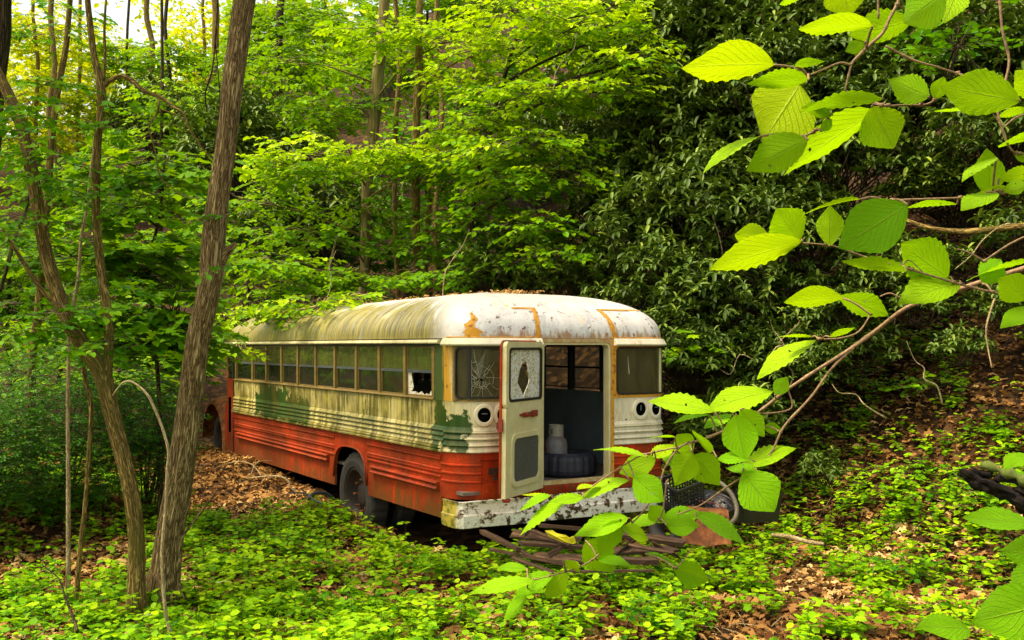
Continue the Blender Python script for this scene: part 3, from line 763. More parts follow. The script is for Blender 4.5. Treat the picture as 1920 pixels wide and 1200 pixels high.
# rust fan at the left corner
mb = MB(); vs = []
rs = random.Random(8)
for i in range(25):
    f = .28*i/24; hw = (.085*(1-i/24)**1.2+.006)*rs.uniform(.72, 1.25); c_ = S_w(.13)+.02*math.sin(i*.5)+rs.uniform(-.006, .006)
    for u in (-1, -.4, .3, 1): vs.append(roofP(c_+u*hw, f+.005, .004))
mb.add(vs, [(i*4+j, i*4+j+1, (i+1)*4+j+1, (i+1)*4+j) for i in range(24) for j in range(3)]); mb.build('rust_patch', MAT['seam'], roof)
for s0_, s1_ in ((.04, S_w(.86)), (S_w(1.66), SR-.02)):
    mb = MB(); MB.tube(mb, [PS(s0_+(s1_-s0_)*i/24, 2.182, .004) for i in range(25)], .006, 5).build('drip_edge', MAT['seam'], roof, True)
# ---- door frame and open door
fr = MB(); frame_ring(side_map, S_w(DW0-.036), S_w(DW1+.036), .800, 2.17, .001, .05, .036, -.05, .008, fr).build('door_frame', MAT['jamb_paint'], bus)
MB().add([PS(S_w(DW1+u), z, .010) for u in (.004, .034) for z in (.80, 2.168)], [(0, 1, 3, 2)]).build('rusty_strip', MAT['seam'], bus)
frame_ring(side_map, S_w(DW0+.0), S_w(DW1-.0), .803, 2.133, .05, .04, .02, -.09, -.004, MB()).build('door_jamb', MAT['door_cream'], bus)
HX = Vector((DW0-.005, -.012, 0)); DD = Vector((-.835, -.551, 0)); DN = Vector((.551, -.835, 0))
DL = .80
def D(a, z, o): return HX+DD*(a+(2.13-z)*.022)+DN*o+Vector((0, 0, z))
def dslab(mb, a0, a1, z0, z1, o0, o1):
    vs = [D(a, z, o) for a in (a0, a1) for z in (z0, z1) for o in (o0, o1)]
    mb.add(vs, [(0, 1, 3, 2), (4, 6, 7, 5), (0, 4, 5, 1), (2, 3, 7, 6), (0, 2, 6, 4), (1, 5, 7, 3)], [(a, z) for a in (a0, a1) for z in (z0, z1) for o in (o0, o1)]); return mb
dz0, dz1 = .785, 2.14
mb = MB()
frame_ring(D, .0, DL, 1.56, dz1, .05, .05, .06, -.02, .02, mb)
dslab(mb, .0, DL, 1.30, 1.56, -.02, .02); dslab(mb, .0, DL, dz0, .90, -.02, .02)
dslab(mb, .0, .13, .90, 1.30, -.02, .02); dslab(mb, DL-.16, DL, .90, 1.30, -.02, .02)
door = mb.build('rear_door', MAT['door_cream'], bus)
door['label'] = 'cream rear door swung wide open with shattered window'
frame_ring(D, -.012, DL+.012, dz0-.012, dz1+.012, .07, .045, .028, -.04, -.021, MB()).build('door_rim', MAT['red'], door)
mb = MB(); dslab(mb, -.004, DL-.02, dz0+.005, 1.50, -.034, -.022); mb.build('outer_skin', MAT['red'], door)
frame_ring(D, .052, DL-.052, 1.612, dz1-.052, .045, .035, .022, -.012, .026, MB()).build('window_seal', MAT['black_rubber'], door)
hole = [(.40, 1.965), (.375, 1.935), (.39, 1.90), (.36, 1.86), (.355, 1.80), (.375, 1.75), (.40, 1.695), (.425, 1.66), (.465, 1.71), (.485, 1.77), (.495, 1.84), (.465, 1.90), (.43, 1.93)]
hole = [(.43+(u-.43)*1.8+.02*math.sin(i*2.3), z+.015*math.sin(i*1.7)) for i, (u, z) in enumerate(hole)]
mb = MB(); pane_with_hole(D, .07, DL-.07, 1.63, dz1-.07, hole, .006, mb); mb.build('shattered_pane', MAT['shattered'], door)['label'] = 'crazed safety glass with a dark hole'
frame_ring(D, .075, DL-.10, .865, 1.335, .09, .06, .045, .018, .034, MB()).build('panel_moulding', MAT['door_cream'], door)
mb = MB(); vs = rr(.12, DL-.15, .905, 1.30, .05); mb.add([D(u, z, .021) for u, z in vs], [tuple(range(len(vs)))], vs); mb.build('lower_screen', MAT['screen_grey'], door)
mb = MB(); dslab(mb, .30, .47, 1.468, 1.508, .02, .034); dslab(mb, .19, .30, 1.462, 1.520, .03, .046); dslab(mb, .47, .53, 1.48, 1.50, .02, .03)
mb.tube([D(.42, 1.488, .03), D(.42, 1.488, .06)], .016, 8); mb.build('door_handle', MAT['red_latch'], door)
mb = MB(); dslab(mb, DL+.012, DL+.035, 1.36, 1.47, -.045, .0); dslab(mb, DL+.0125, DL+.045, 1.385, 1.44, -.05, -.046); mb.build('latch', MAT['red_latch'], door)
for z in (.95, 1.48, 1.95):
    mb = MB(); mb.tube([Vector((DW0-.012, -.014, z-.04)), Vector((DW0-.012, -.014, z+.04))], .011, 8); mb.build('hinge', MAT['seam'], door)
MB().lathe([(0, -.02), (.03, -.016), (.04, 0), (.03, .012), (0, .015)], D(DL-.06, dz0-.02, 0), 'Z', 14).build('reflector', MAT['red_lens'], door, True)
# ---- bumper: cross-section swept along a path that returns at both ends
path = [(-.065, .20), (-.065, .10), (-.06, -.02), (-.045, -.075), (-.02, -.10)]+[(w, -.10-.018*math.sin(PI*w/2.4)) for w in [.1+.2*i for i in range(11)]]+[(2.26, -.10), (2.315, -.085), (2.345, -.04), (2.35, .06), (2.35, .20)]
prof = [(.490, -.03), (.486, .0), (.492, .012), (.56, .018), (.600, .020), (.610, .006), (.690, .0), (.722, .010), (.728, 0), (.722, -.03)]
vs = []; uv = []; L = -.25
for i, p in enumerate(path):
    a_ = Vector(path[max(i-1, 0)]); b_ = Vector(path[min(i+1, len(path)-1)]); d = (b_-a_).normalized(); nn = Vector((d.y, -d.x)) if True else None
    if i: L += (Vector(p)-Vector(path[i-1])).length
    for z, o in prof: vs.append((p[0]+nn.x*o, p[1]+nn.y*o, z+.006*mnoise.noise(Vector((L*2, z, 0))))); uv.append((L, z))
n = len(prof); mb = MB(); mb.add(vs, [(i*n+j, (i+1)*n+j, (i+1)*n+j+1, i*n+j+1) for i in range(len(path)-1) for j in range(n-1)]+[tuple(range(n)), tuple((len(path)-1)*n+j for j in range(n))[::-1]], uv)
mb.build('rear_bumper', MAT['bumper'], bus)
for xx in (.5, 1.9): MB().box((xx, .1, .58), (.06, .42, .10)).build('bumper_bracket', MAT['rust'], bus)
# ---- interior
MB().box((1.22, 3.5, .775), (2.36, 6.98, .03)).build('floor', MAT['floor_dust'], bus)
MB().box((1.22, .07, .797), (.84, .10, .012)).build('threshold', MAT['plank'], bus)
mb = MB(); panel('', None, SR+.2, SR+6.6, [(.8, -.035)]+[(.9+.028*i+(.0 if i % 2 else .012), -.035-(.008 if i % 2 else 0)) for i in range(24)]+[(1.597, -.035)], None, .05, mb, dents=False); mb.build('inner_wall_lining', MAT['interior_green'], bus)
mb = MB(); panel('', None, S_t(6.9), S_t(.3), [(1.09, -.035), (1.597, -.035)], None, .05, mb, dents=False); mb.build('inner_wall_lining', MAT['interior_green'], bus)
for k in range(7):      # seat frames left inside
    t = 2.4+.62*k
    mb = MB()
    mb.box((.55, t, 1.13), (.80, .40, .10)).box((.55, t+.24, 1.40), (.80, .09, .52), Vector((0, 0, 1)).rotation_difference(Vector((0, .12, 1))).to_matrix())
    s_ = mb.build('seat', MAT['interior_dark'], bus)
    for xx in (.22, .88): MB().tube([(xx, t, 1.08), (xx, t, .79)], .014, 6).build('leg', MAT['rim_paint'], s_)
for k in range(4): MB().tube([roofP(S_t(1.6+1.3*k), f, -.04) for f in fs_]+[roofP(SR+1.3+1.3*k, f, -.04) for f in fs_[::-1]], .014, 5).build('roof_hoop', MAT['interior_dark'], bus)
# under-body
MB().box((.75, 3.3, .50), (.09, 6.6, .16)).box((1.7, 3.3, .50), (.09, 6.6, .16)).box((1.22, .6, .56), (.86, .08, .1)).box((1.22, 4.2, .6), (.86, .08, .1)).build('chassis', MAT['black_socket'], bus)
MB().tube([(.25, 2.45, .43), (2.2, 2.45, .43)], .06, 10).build('rear_axle', MAT['black_socket'], bus)
# ---- wheels
def wheel(cx, ty, z, r, wd, name='wheel', sgn=-1):
    # profile of the tyre, h measured outwards
    P = [(r*.62, -.35), (r*.66, -.48), (r*.80, -.52), (r*.93, -.46), (r*.985, -.38), (r, -.30), (r, .30), (r*.985, .38), (r*.93, .46), (r*.80, .52), (r*.66, .48), (r*.62, .35)]
    n = 72
    def tread(rr_, k, j):
        return rr_-(.011 if j in (4, 5, 6, 7) and (k % 3 == 0) else 0)
    w = MB().lathe([(a, sgn*b*wd) for a, b in P], (cx, ty, z), 'X', n, True, tread).build(name, MAT['tyre_rubber'], bus)
    rim = MB().lathe([(r*.63, sgn*wd*.42), (r*.60, sgn*wd*.46), (r*.57, sgn*wd*.36), (r*.55, sgn*wd*.10), (r*.50, sgn*wd*-.06), (r*.30, sgn*wd*-.02), (r*.26, sgn*wd*.10), (r*.15, sgn*wd*.14), (0, sgn*wd*.15)], (cx, ty, z), 'X', 40).build('rim', MAT['rim_paint'], w, True)
    mb = MB()
    for i in range(8):
        th = 2*PI*i/8; mb.lathe([(0, sgn*.05), (.014, sgn*.045), (.014, 0)], (cx, ty+math.cos(th)*r*.36, z+math.sin(th)*r*.36), 'X', 6)
    mb.build('lug_nuts', MAT['rust'], w)
    return w
wheel(.135, 2.50, .455, .485, .23); wheel(.46, 2.50, .455, .485, .23, 'inner_wheel')
wheel(.22, 8.22, .62, .46, .22, 'front_wheel'); wheel(2.2, 2.46, .44, .475, .23, sgn=1); wheel(2.15, 8.22, .62, .46, .22, 'front_wheel', 1)
# ---- front end
fw = MB(); panel('', None, S_t(7.44), S_t(7.13), [(.50, 0), (.9, .0), (1.62, .0)], None, .05, fw); fw.build('driver_door', MAT['red'], bus)
fw = MB(); panel('', None, S_t(7.34), S_t(7.22), [(.82, .004), (1.34, .004)], None, .004, fw, dents=False); fw.build('door_panel', MAT['black_socket'], bus)
panel('door_post', MAT['black_rubber'], S_t(7.125), S_t(7.065), [(.50, -.01), (2.12, -.01)], bus, .05)
panel('door_post', MAT['interior_dark'], S_t(7.17), S_t(7.13), [(1.622, 0), (2.12, 0)], bus, .05)
panel('front_pillar', MAT['rust'], S_t(7.45), S_t(7.39), [(1.622, 0), (2.12, 0)], bus, .05)
fw = MB(); panel('', None, S_t(7.39), S_t(7.17), [(1.63, -.01), (2.12, -.01)], None, .014, fw, dents=False); fw.build('driver_window', MAT['dark_glass'], bus)
MB().box((1.22, 7.42, 1.2), (2.36, .03, .85)).build('firewall', MAT['interior_dark'], bus)
# cowl and hood: rounded, narrowing forward
mb = MB(); vs = []; ny = 14; nn = 16
for i in range(ny):
    t = 7.44+1.75*i/(ny-1); hw = 1.0-.42*min(1, (i/(ny-1))*1.5) if i else 1.04; top = 1.66-.10*(i/(ny-1))-.12*(i/(ny-1))**4; z0 = .95
    for k in range(nn+1):
        th = PI*k/nn; cx = math.cos(th); sx = math.sin(th)
        vs.append((1.22-hw*math.copysign(abs(cx)**.6, cx), t, z0+(top-z0)*sx**.6))
mb.add(vs, [(i*(nn+1)+k, i*(nn+1)+k+1, (i+1)*(nn+1)+k+1, (i+1)*(nn+1)+k) for i in range(ny-1) for k in range(nn)]+[tuple((ny-1)*(nn+1)+k for k in range(nn+1))])
mb.build('hood', MAT['rust'], bus, True)
for sx, cxx in ((1, .24), (-1, 2.2)):
    mb = MB(); vs = []; na = 22; prof = [(-.26, -.01), (-.25, .04), (-.19, .085), (-.05, .105), (.12, .10), (.22, .05), (.25, -.02)]
    for i in range(na):
        th = R(-28+206*i/(na-1)); rx, rz = .60, .60
        cyy = 8.22-math.cos(th)*rx; czz = .60+math.sin(th)*rz
        ux, uz = -math.cos(th), math.sin(th)
        flare = 1+.9*max(0, -math.sin(th))
        for h, o in prof: vs.append((cxx+sx*h, cyy+ux*o*flare, czz+uz*o*flare))
    n = len(prof); mb.add(vs, [(i*n+j, i*n+j+1, (i+1)*n+j+1, (i+1)*n+j) for i in range(na-1) for j in range(n-1)])
    fd = mb.build('fender', MAT['rust'], bus, True)
    if sx == 1: fd['label'] = 'rusted rounded front fender with lamp hole'
    MB().box((cxx+sx*.0, 7.52, .80), (.46, .12, .85)).build('running_board', MAT['red'], bus)
    MB().lathe([(0, .05), (.06, .03), (.085, -.01), (.075, -.06), (0, -.08)], (cxx+.05*sx, 8.16, 1.36), 'Z', 16).build('marker_lamp', MAT['red_lens'], fd, True)
MB().box((.62, 7.85, .85), (.02, .8, .6)).box((1.82, 7.85, .85), (.02, .8, .6)).build('inner_fender', MAT['black_socket'], bus)
# ================================================================ things in the bus
t_ = empty('loose_tyre', bus2w(1.54, .62, .79)); tag(t_, 'old dark tyre lying flat on the floor inside the open rear door', 'tyre')
P = [(.17, .02), (.20, -.005), (.27, -.01), (.315, .025), (.325, .06), (.325, .16), (.315, .195), (.27, .23), (.20, .225), (.17, .20)]
MB().lathe(P, (0, 0, .01), 'Z', 60, True, lambda r, k, j: r-(.010 if j in (3, 4, 5, 6) and k % 3 == 0 else 0)).build('tread', MAT['blue_tyre_rubber'], t_)
MB().lathe([(.17, .02), (.165, .11), (.17, .20)], (0, 0, .01), 'Z', 40).build('bead', MAT['black_rubber'], t_)
tk = empty('gas_cylinder', bus2w(1.50, .72, .86)); tk.scale = (.78, .78, .84); tag(tk, 'scuffed white and rusty gas cylinder with collar standing in the tyre', 'gas cylinder')
MB().lathe([(.0, .0), (.12, .01), (.145, .06), (.15, .12), (.15, .27), (.14, .33), (.10, .375), (.04, .39), (0, .39)], (0, 0, 0), 'Z', 32).build('tank_body', MAT['tank_white'], tk, True)
mb = MB()
for a0, a1, z0, z1 in ((20, 160, .38, .52), (200, 340, .38, .52), (-20, 20, .48, .52), (160, 200, .48, .52), (-20, 20, .38, .41), (160, 200, .38, .41)):
    n = 10; vs = []
    for i in range(n+1):
        th = R(a0+(a1-a0)*i/n+40)
        for r in (.092, .098):
            for z in (z0, z1): vs.append((r*math.cos(th), r*math.sin(th), z))
    f = []
    for i in range(n):
        b = i*4; f += [(b, b+4, b+5, b+1), (b+2, b+3, b+7, b+6), (b+1, b+5, b+7, b+3), (b, b+2, b+6, b+4)]
    f += [(0, 1, 3, 2), (n*4, n*4+2, n*4+3, n*4+1)]
    mb.add(vs, f)
mb.build('collar', MAT['tank_collar'], tk)
MB().tube([(0, 0, .38), (0, 0, .45)], .022, 8).tube([(-.03, 0, .44), (.04, 0, .44)], .015, 8).lathe([(0, .0), (.03, .0), (.03, .02), (0, .02)], (0, 0, .455), 'Z', 12).build('valve', MAT['rim_paint'], tk)
def pn(x, y, sc, off=0): return np.array([mnoise.noise(Vector((a*sc+off, b*sc, off))) for a, b in zip(x, y)])
# ================================================================ ground, sky, light
def grid_axis(lo, hi, near_lo, near_hi, fine, coarse):
    v = [lo]
    while v[-1] < hi:
        st = fine if near_lo <= v[-1] <= near_hi else coarse
        v.append(v[-1]+st)
    return np.array(v)
gx = grid_axis(-90, 90, -9, 9, .12, 1.5); gy = grid_axis(-30, 130, 1.5, 18, .12, 1.5)
X, Y = np.meshgrid(gx, gy, indexing='ij'); Z = H(X, Y)
near = ((np.abs(X) < 9) & (Y > 1.5) & (Y < 18))
Z = Z+np.where(near, RS.normal(0, .012, X.shape), 0)
V = np.stack([X, Y, Z], -1).reshape(-1, 3); nx, nyy = X.shape
i, j = np.meshgrid(np.arange(nx-1), np.arange(nyy-1), indexing='ij'); a = (i*nyy+j).ravel()
me = bpy.data.meshes.new('ground'); me.from_pydata(V.tolist(), [], np.stack([a, a+nyy, a+nyy+1, a+1], 1).tolist()); me.update()
tag(link('ground', me, MAT['ground'], None, True), 'forest floor and hillside covered in brown fallen leaves', kind='structure')

def scatter_dirs(n, pitch_sd=.3, roll_sd=.3, pitch0=0):
    return rot_dirs(RS.uniform(0, 2*PI, n), RS.normal(pitch0, pitch_sd, n), RS.normal(0, roll_sd, n))
def in_bus(x, y, m=.0):
    w, t = w2bus(x, y); return (w > -m) & (w < 2.44+m) & (t > -m) & (t < 9)
# brown leaf litter: near ground and the bank
def litter_pts(n, ymax=16.5):
    y = 4.6+(ymax-4.6)*RS.rand(n)**.8; x = (RS.rand(n)*2-1)*(.54*y+.3)
    k = ~in_bus(x, y, -.15); return x[k], y[k]
x, y = litter_pts(70000)
n = len(x); P = np.stack([x, y, H(x, y)+RS.uniform(.0, .03, n)], 1)
D, S, N = scatter_dirs(n, .30, .42)
w_, t_ = w2bus(x, y)
Ld = RS.uniform(.04, .12, n)
shade = np.clip(1.15-.6*sstep(1.3, 3.0, P[:, 2])-.3*sstep(0, 3, t_)*(w_ < 0), .12, 1)*np.clip(.75+.8*pn(x, y, .9, 3), .35, 1.1)  # darker leaf colour up the bank stands in for canopy shade; patches are random
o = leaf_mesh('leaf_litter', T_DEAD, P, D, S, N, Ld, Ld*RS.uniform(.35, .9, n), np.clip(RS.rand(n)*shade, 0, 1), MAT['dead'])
tag(o, 'curled brown and tan fallen leaves carpeting the ground', 'fallen leaves', kind='stuff')
# leaf litter caught along the crown of the roof
mbx = []
for k in range(1500):
    t = RS.uniform(.9, 7.2); w = 1.22+RS.normal(0, .16)
    zz = ZG+RH+.012+.01; mbx.append(bus2w(w, t, zz)[:])
P = np.array(mbx); n = len(P); D, S, N = scatter_dirs(n, .3, .4)
o = leaf_mesh('roof_litter', T_DEAD, P, D, S, N, RS.uniform(.02, .05, n), RS.uniform(.02, .04, n), RS.rand(n), MAT['dead'])
tag(o, 'brown leaf crumbs lying along the crown of the bus roof', 'fallen leaves', kind='stuff')

# ---- green ground cover
def herb_density(x, y):
    w, t = w2bus(x, y)
    d = .36+.38*pn(x, y, .6)+.75*pn(x, y, 2.3, 5)+.35*pn(x, y, 5.5, 8)
    d -= .85*sstep(1.05, .5, np.abs(w+.75))*sstep(2.6, 3.8, t)      # trodden strip beside the bus
    d -= .9*sstep(.8, .35, np.hypot((x-1.75)/.75, (y-7.9)/.5))
    d -= .30*sstep(1.2, .5, np.hypot((x-2.9)/1.1, (y-8.9)/.9))
    d -= .28*sstep(1.3, .4, np.hypot((x-1.1)/1.6, (y-6.2)/.6))
    d = np.where(w > 2.6, d-.05*sstep(1.2, 2.2, w-2.44)-.20*sstep(2.4, 4.2, w-2.44), d)
    d += .16*sstep(.5, -1.5, x)*sstep(7.5, 5.5, y)-.20*sstep(.3, 1.2, x)*sstep(8.6, 7.6, y)
    d = np.where(in_bus(x, y, .12), -1, d)
    return d
nP = 27000
y = 4.7+10.5*RS.rand(nP)**1.1; x = (RS.rand(nP)*2-1)*(.53*y+.2)
keep = herb_density(x, y) > RS.rand(nP)*.9
w_, t_2 = w2bus(x, y)
x, y = x[keep], y[keep]
n = len(x); hgt = RS.uniform(.05, .20, n)*np.where(RS.rand(n) < .06, 1.6, 1); z = H(x, y)
Ps, Hd, Pi, Ro, Ls, Rn = [], [], [], [], [], []
tier_n = 7
for k in range(tier_n):
    low = k >= 4
    hh = np.where(low, hgt*.62, hgt)
    head = RS.uniform(0, 2*PI, n) if k == 0 else head0+k*(2*PI/(4 if not low else 3))+RS.normal(0, .3, n)
    if k == 0: head0 = head
    r0 = RS.uniform(.004, .018, n)
    Ps.append(np.stack([x+np.cos(head)*r0, y+np.sin(head)*r0, z+hh+RS.normal(0, .006, n)], 1))
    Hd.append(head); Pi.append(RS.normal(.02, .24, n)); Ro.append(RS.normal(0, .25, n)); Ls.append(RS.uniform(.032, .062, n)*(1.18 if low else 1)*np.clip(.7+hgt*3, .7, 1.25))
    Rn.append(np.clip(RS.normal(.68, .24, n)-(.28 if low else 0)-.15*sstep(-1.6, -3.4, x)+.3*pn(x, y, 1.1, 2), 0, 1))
P = np.concatenate(Ps); D, S, N = rot_dirs(np.concatenate(Hd), np.concatenate(Pi), np.concatenate(Ro)); L = np.concatenate(Ls)
st = MB()
for i in range(0, n, 2):
    st.tube([(x[i], y[i], z[i]-.01), (x[i]+.006, y[i], z[i]+hgt[i])], [.0022, .0016], 3, False)
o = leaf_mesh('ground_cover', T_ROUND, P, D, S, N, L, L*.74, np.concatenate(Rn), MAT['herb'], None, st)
tag(o, 'low bright green leafy seedlings carpeting the clearing around the bus', 'ground plants', kind='stuff')
# broader darker weeds among them, and small sticks
n = 900; y = 4.8+7.5*RS.rand(n); x = (RS.rand(n)*2-1)*(.53*y+.2); kk = (herb_density(x, y) > .25); x, y = x[kk], y[kk]; n = len(x); z = H(x, y); hh = RS.uniform(.10, .26, n)
Ps, Hd, Pi, Ls, Rn = [], [], [], [], []
h0 = RS.uniform(0, 6.28, n)
for k in range(9):
    hd = h0+2.4*k; Ps.append(np.stack([x+.01*np.cos(hd), y+.01*np.sin(hd), z+hh*(1-.09*k)], 1)); Hd.append(hd); Pi.append(RS.normal(-.15+.05*k*0, .25, n)); Ls.append(RS.uniform(.05, .085, n)); Rn.append(np.clip(RS.normal(.22, .15, n), 0, 1))
D, S, N = rot_dirs(np.concatenate(Hd), np.concatenate(Pi), RS.normal(0, .3, 9*n)); L = np.concatenate(Ls); st = MB()
for i in range(n): st.tube([(x[i], y[i], z[i]-.01), (x[i]+.004, y[i]+.004, z[i]+hh[i])], [.003, .002], 4, False)
o = leaf_mesh('weeds', T_OVATE, np.concatenate(Ps), D, S, N, L, L*.55, np.concatenate(Rn), MAT['herb'], None, st)
tag(o, 'taller darker weeds with pointed leaves standing among the seedlings', 'ground plants', kind='stuff')
mb = MB()
for k in range(420):
    yy = RS.uniform(5, 14); xx = RS.uniform(-1, 1)*(.53*yy+.2)
    if in_bus(xx, yy, .1): continue
    z0 = h1(xx, yy); th = RS.uniform(0, 6.28); L_ = RS.uniform(.08, .5); p0 = Vector((xx, yy, z0+.02)); p2 = p0+Vector((math.cos(th)*L_, math.sin(th)*L_, 0)); p2.z = h1(p2.x, p2.y)+RS.uniform(.02, .10); p1 = p0.lerp(p2, .5)+Vector((RS.normal(0, .03), RS.normal(0, .03), .02))
    r_ = RS.uniform(.002, .006); mb.tube([p0, p1, p2], [r_, r_*.8, r_*.4], 5, False)
o = mb.build('fallen_twigs', MAT['bark_pale']); tag(o, 'small pale dead twigs scattered over the leaf litter', 'twigs', kind='stuff')
# grassy feathery stuff near the bottom left
n = 9000; y = 4.7+3.2*RS.rand(n); x = -2.6+2.9*RS.rand(n); k = pn(x, y, 1.3, 9) > -.02; x, y = x[k], y[k]; n = len(x)
P = np.stack([x, y, H(x, y)+RS.uniform(.0, .12, n)], 1); D, S, N = rot_dirs(RS.uniform(0, 2*PI, n), RS.uniform(.1, 1.1, n), RS.normal(0, .5, n))
o = leaf_mesh('feathery_undergrowth', T_NARROW, P, D, S, N, RS.uniform(.03, .075, n), RS.uniform(.006, .014, n), np.clip(RS.normal(.4, .2, n), 0, 1), MAT['herb'])
tag(o, 'fine feathery green undergrowth between the seedlings', 'ground plants', kind='stuff')

# ================================================================ trees
DENS = 1.0
def trunk_px(pts, d, radpx, base_to_ground=True, name='trunk', k=4, n=14, wob=.0):
    """pts [(x, y)] in photograph pixels from the base up; d one distance or a list"""
    ds = d if hasattr(d, '__len__') else [d]*len(pts)
    P = [px(a, b, e) for (a, b), e in zip(pts, ds)]
    r = [q/2/F*e for q, e in zip(radpx, ds)]
    if base_to_ground:
        g = h1(P[0].x, P[0].y)
        b = P[0].copy(); b.z = min(g-.08, P[0].z-.02); P = [b]+P; r = [r[0]*1.45]+r
    P = smooth_line(P, k); r = smooth_vals(r, k)
    for i in range(1, len(P)): P[i] = P[i]+Vector((mnoise.noise(P[i]*1.7), mnoise.noise(P[i]*1.7+Vector((5, 5, 5))), 0))*r[i]*.35
    return P, r
def add_tree(name, label, cat, d, stems, clusters, mat, L, tpl=T_OVATE, bark='bark_dark', group=None, wr=.72, droop=.25, per=9, hue=0, limbs=True, yspread=1.0):
    """stems: list of (pts, widths_px, dist or None); clusters: (px, py, rx_px, ry_px, n, d or None)"""
    tb = MB(); first = None
    root = None
    for si, st in enumerate(stems):
        pts, wd = st[0], st[1]; dd = st[2] if len(st) > 2 and st[2] is not None else d
        P, r = trunk_px(pts, dd, wd, si == 0)
        if si == 0:
            first = P; root = empty(name, (P[0].x, P[0].y, h1(P[0].x, P[0].y)))
            tag(root, label, cat, group)
        off = root.location
        tb.tube([p-off for p in P], r, 16 if max(r) > .05 else 8)
    off = root.location.copy()
    Ps, Hd, Pi, Ro, Rn = [], [], [], [], []; tw = MB()
    for c in clusters:
        cx, cy, rx, ry, nn = c[:5]; dd = c[5] if len(c) > 5 and c[5] else (d if not hasattr(d, '__len__') else d[-1])
        ctr = px(cx, cy, dd); k = dd/F
        rr3 = (rx*k, max(rx*k*.8*yspread, .3), max(ry*k, .12))
        if limbs and len(first) > 3:
            # a limb from the stem to the cluster
            cand = [p for p in first if p.z < ctr.z+.2] or first[:2]
            s0 = min(cand[max(0, len(cand)//4):], key=lambda p: (p-ctr).length+abs((ctr.z-p.z)-.25*math.hypot(ctr.x-p.x, ctr.y-p.y)))
            rl = min(.035, .010+.006*(ctr-s0).length)
            mid = s0.lerp(ctr, .5)+Vector((RS.normal(0, .12), RS.normal(0, .12), .12))
            far = ctr+(ctr-s0).normalized()*rr3[0]*.5 if (ctr-s0).length > .01 else ctr
            ln = smooth_line([s0, mid, ctr, far], 5)
            tb.tube([p-off for p in ln], [rl*(1-.8*q/(len(ln)-1)) for q in range(len(ln))], 6, False)
            for q in range(5):
                th = RS.uniform(0, 2*PI); e = ctr+Vector((math.cos(th)*rr3[0]*.8, math.sin(th)*rr3[1]*.8, RS.uniform(-.5, .5)*rr3[2]))
                a0 = ln[int(len(ln)*RS.uniform(.45, .8))]; m_ = a0.lerp(e, .5)+Vector((0, 0, .06))
                tb.tube([p-off for p in smooth_line([a0, m_, e], 3)], [rl*.4, rl*.38, rl*.34, rl*.3, rl*.22, rl*.15, rl*.1], 5, False)
        tmp = MB()
        p, h, pi, ro, rn, _ = sprays(ctr-off, rr3, int(nn*DENS), L, per, droop, tmp)
        tw.add(tmp.v, tmp.f)
        Ps.append(p); Hd.append(h); Pi.append(pi); Ro.append(ro); Rn.append(np.clip(rn+hue+(c[6] if len(c) > 6 else 0), 0, 1))
    if max(stems[0][1]) > 25 and d < 9:
        p0 = first[0]-off; rr0 = stems[0][1][0]/2/F*d
        for q in range(6):
            th = q*1.05+RS.uniform(-.3, .3); dr = Vector((math.cos(th), math.sin(th), 0)); ln = rr0*RS.uniform(2.2, 3.6)
            e_ = dr*ln; e_.z = h1(off.x+e_.x, off.y+e_.y)-off.z-.03
            tb.tube(smooth_line([Vector((0, 0, rr0*2.4))+dr*rr0*.55, dr*rr0*1.15+Vector((0, 0, rr0*.7)), dr*rr0*1.8+Vector((0, 0, .01)), e_], 3), [rr0*.34, rr0*.36, rr0*.38, rr0*.40, rr0*.38, rr0*.36, rr0*.32, rr0*.26, rr0*.2, rr0*.12], 8)
    t = tb.build('trunk', MAT[bark], root, True)
    if Ps:
        P = np.concatenate(Ps); n = len(P); D, S, N = rot_dirs(np.concatenate(Hd), np.concatenate(Pi), np.concatenate(Ro))
        Ls = L*RS.uniform(.65, 1.2, n)
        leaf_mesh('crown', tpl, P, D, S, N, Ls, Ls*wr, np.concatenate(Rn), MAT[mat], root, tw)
    return root

# --- the two near trees on the left
add_tree('leaning_tree', 'thick brown-barked tree leaning right beside the bus front, broken stub at mid height', 'tree', 8.0,
    [([(303, 1110), (318, 1000), (338, 860), (352, 780), (372, 650), (388, 560), (402, 470), (414, 350), (428, 230), (440, 120), (458, -10), (480, -160), (510, -400)], [60, 52, 50, 47, 44, 43, 46, 40, 39, 40, 41, 40, 32]),
     ([(402, 505), (420, 478), (444, 456)], [34, 22, 7]),
     ([(408, 488), (424, 468), (438, 463)], [22, 14, 4]),
     ([(333, 985), (350, 960), (360, 915)], [7, 4, 2]), ([(338, 1012), (365, 975), (385, 950), (404, 925)], [6, 5, 4, 2])],
    [(420, 395, 14, 18, 3, 7.8), (560, -330, 700, 120, 420, 8.6), (250, -420, 700, 120, 420, 8.2), (425, 498, 10, 6, 2, 7.8)], 'green', .075, T_OVATE, 'bark_brown', limbs=False)
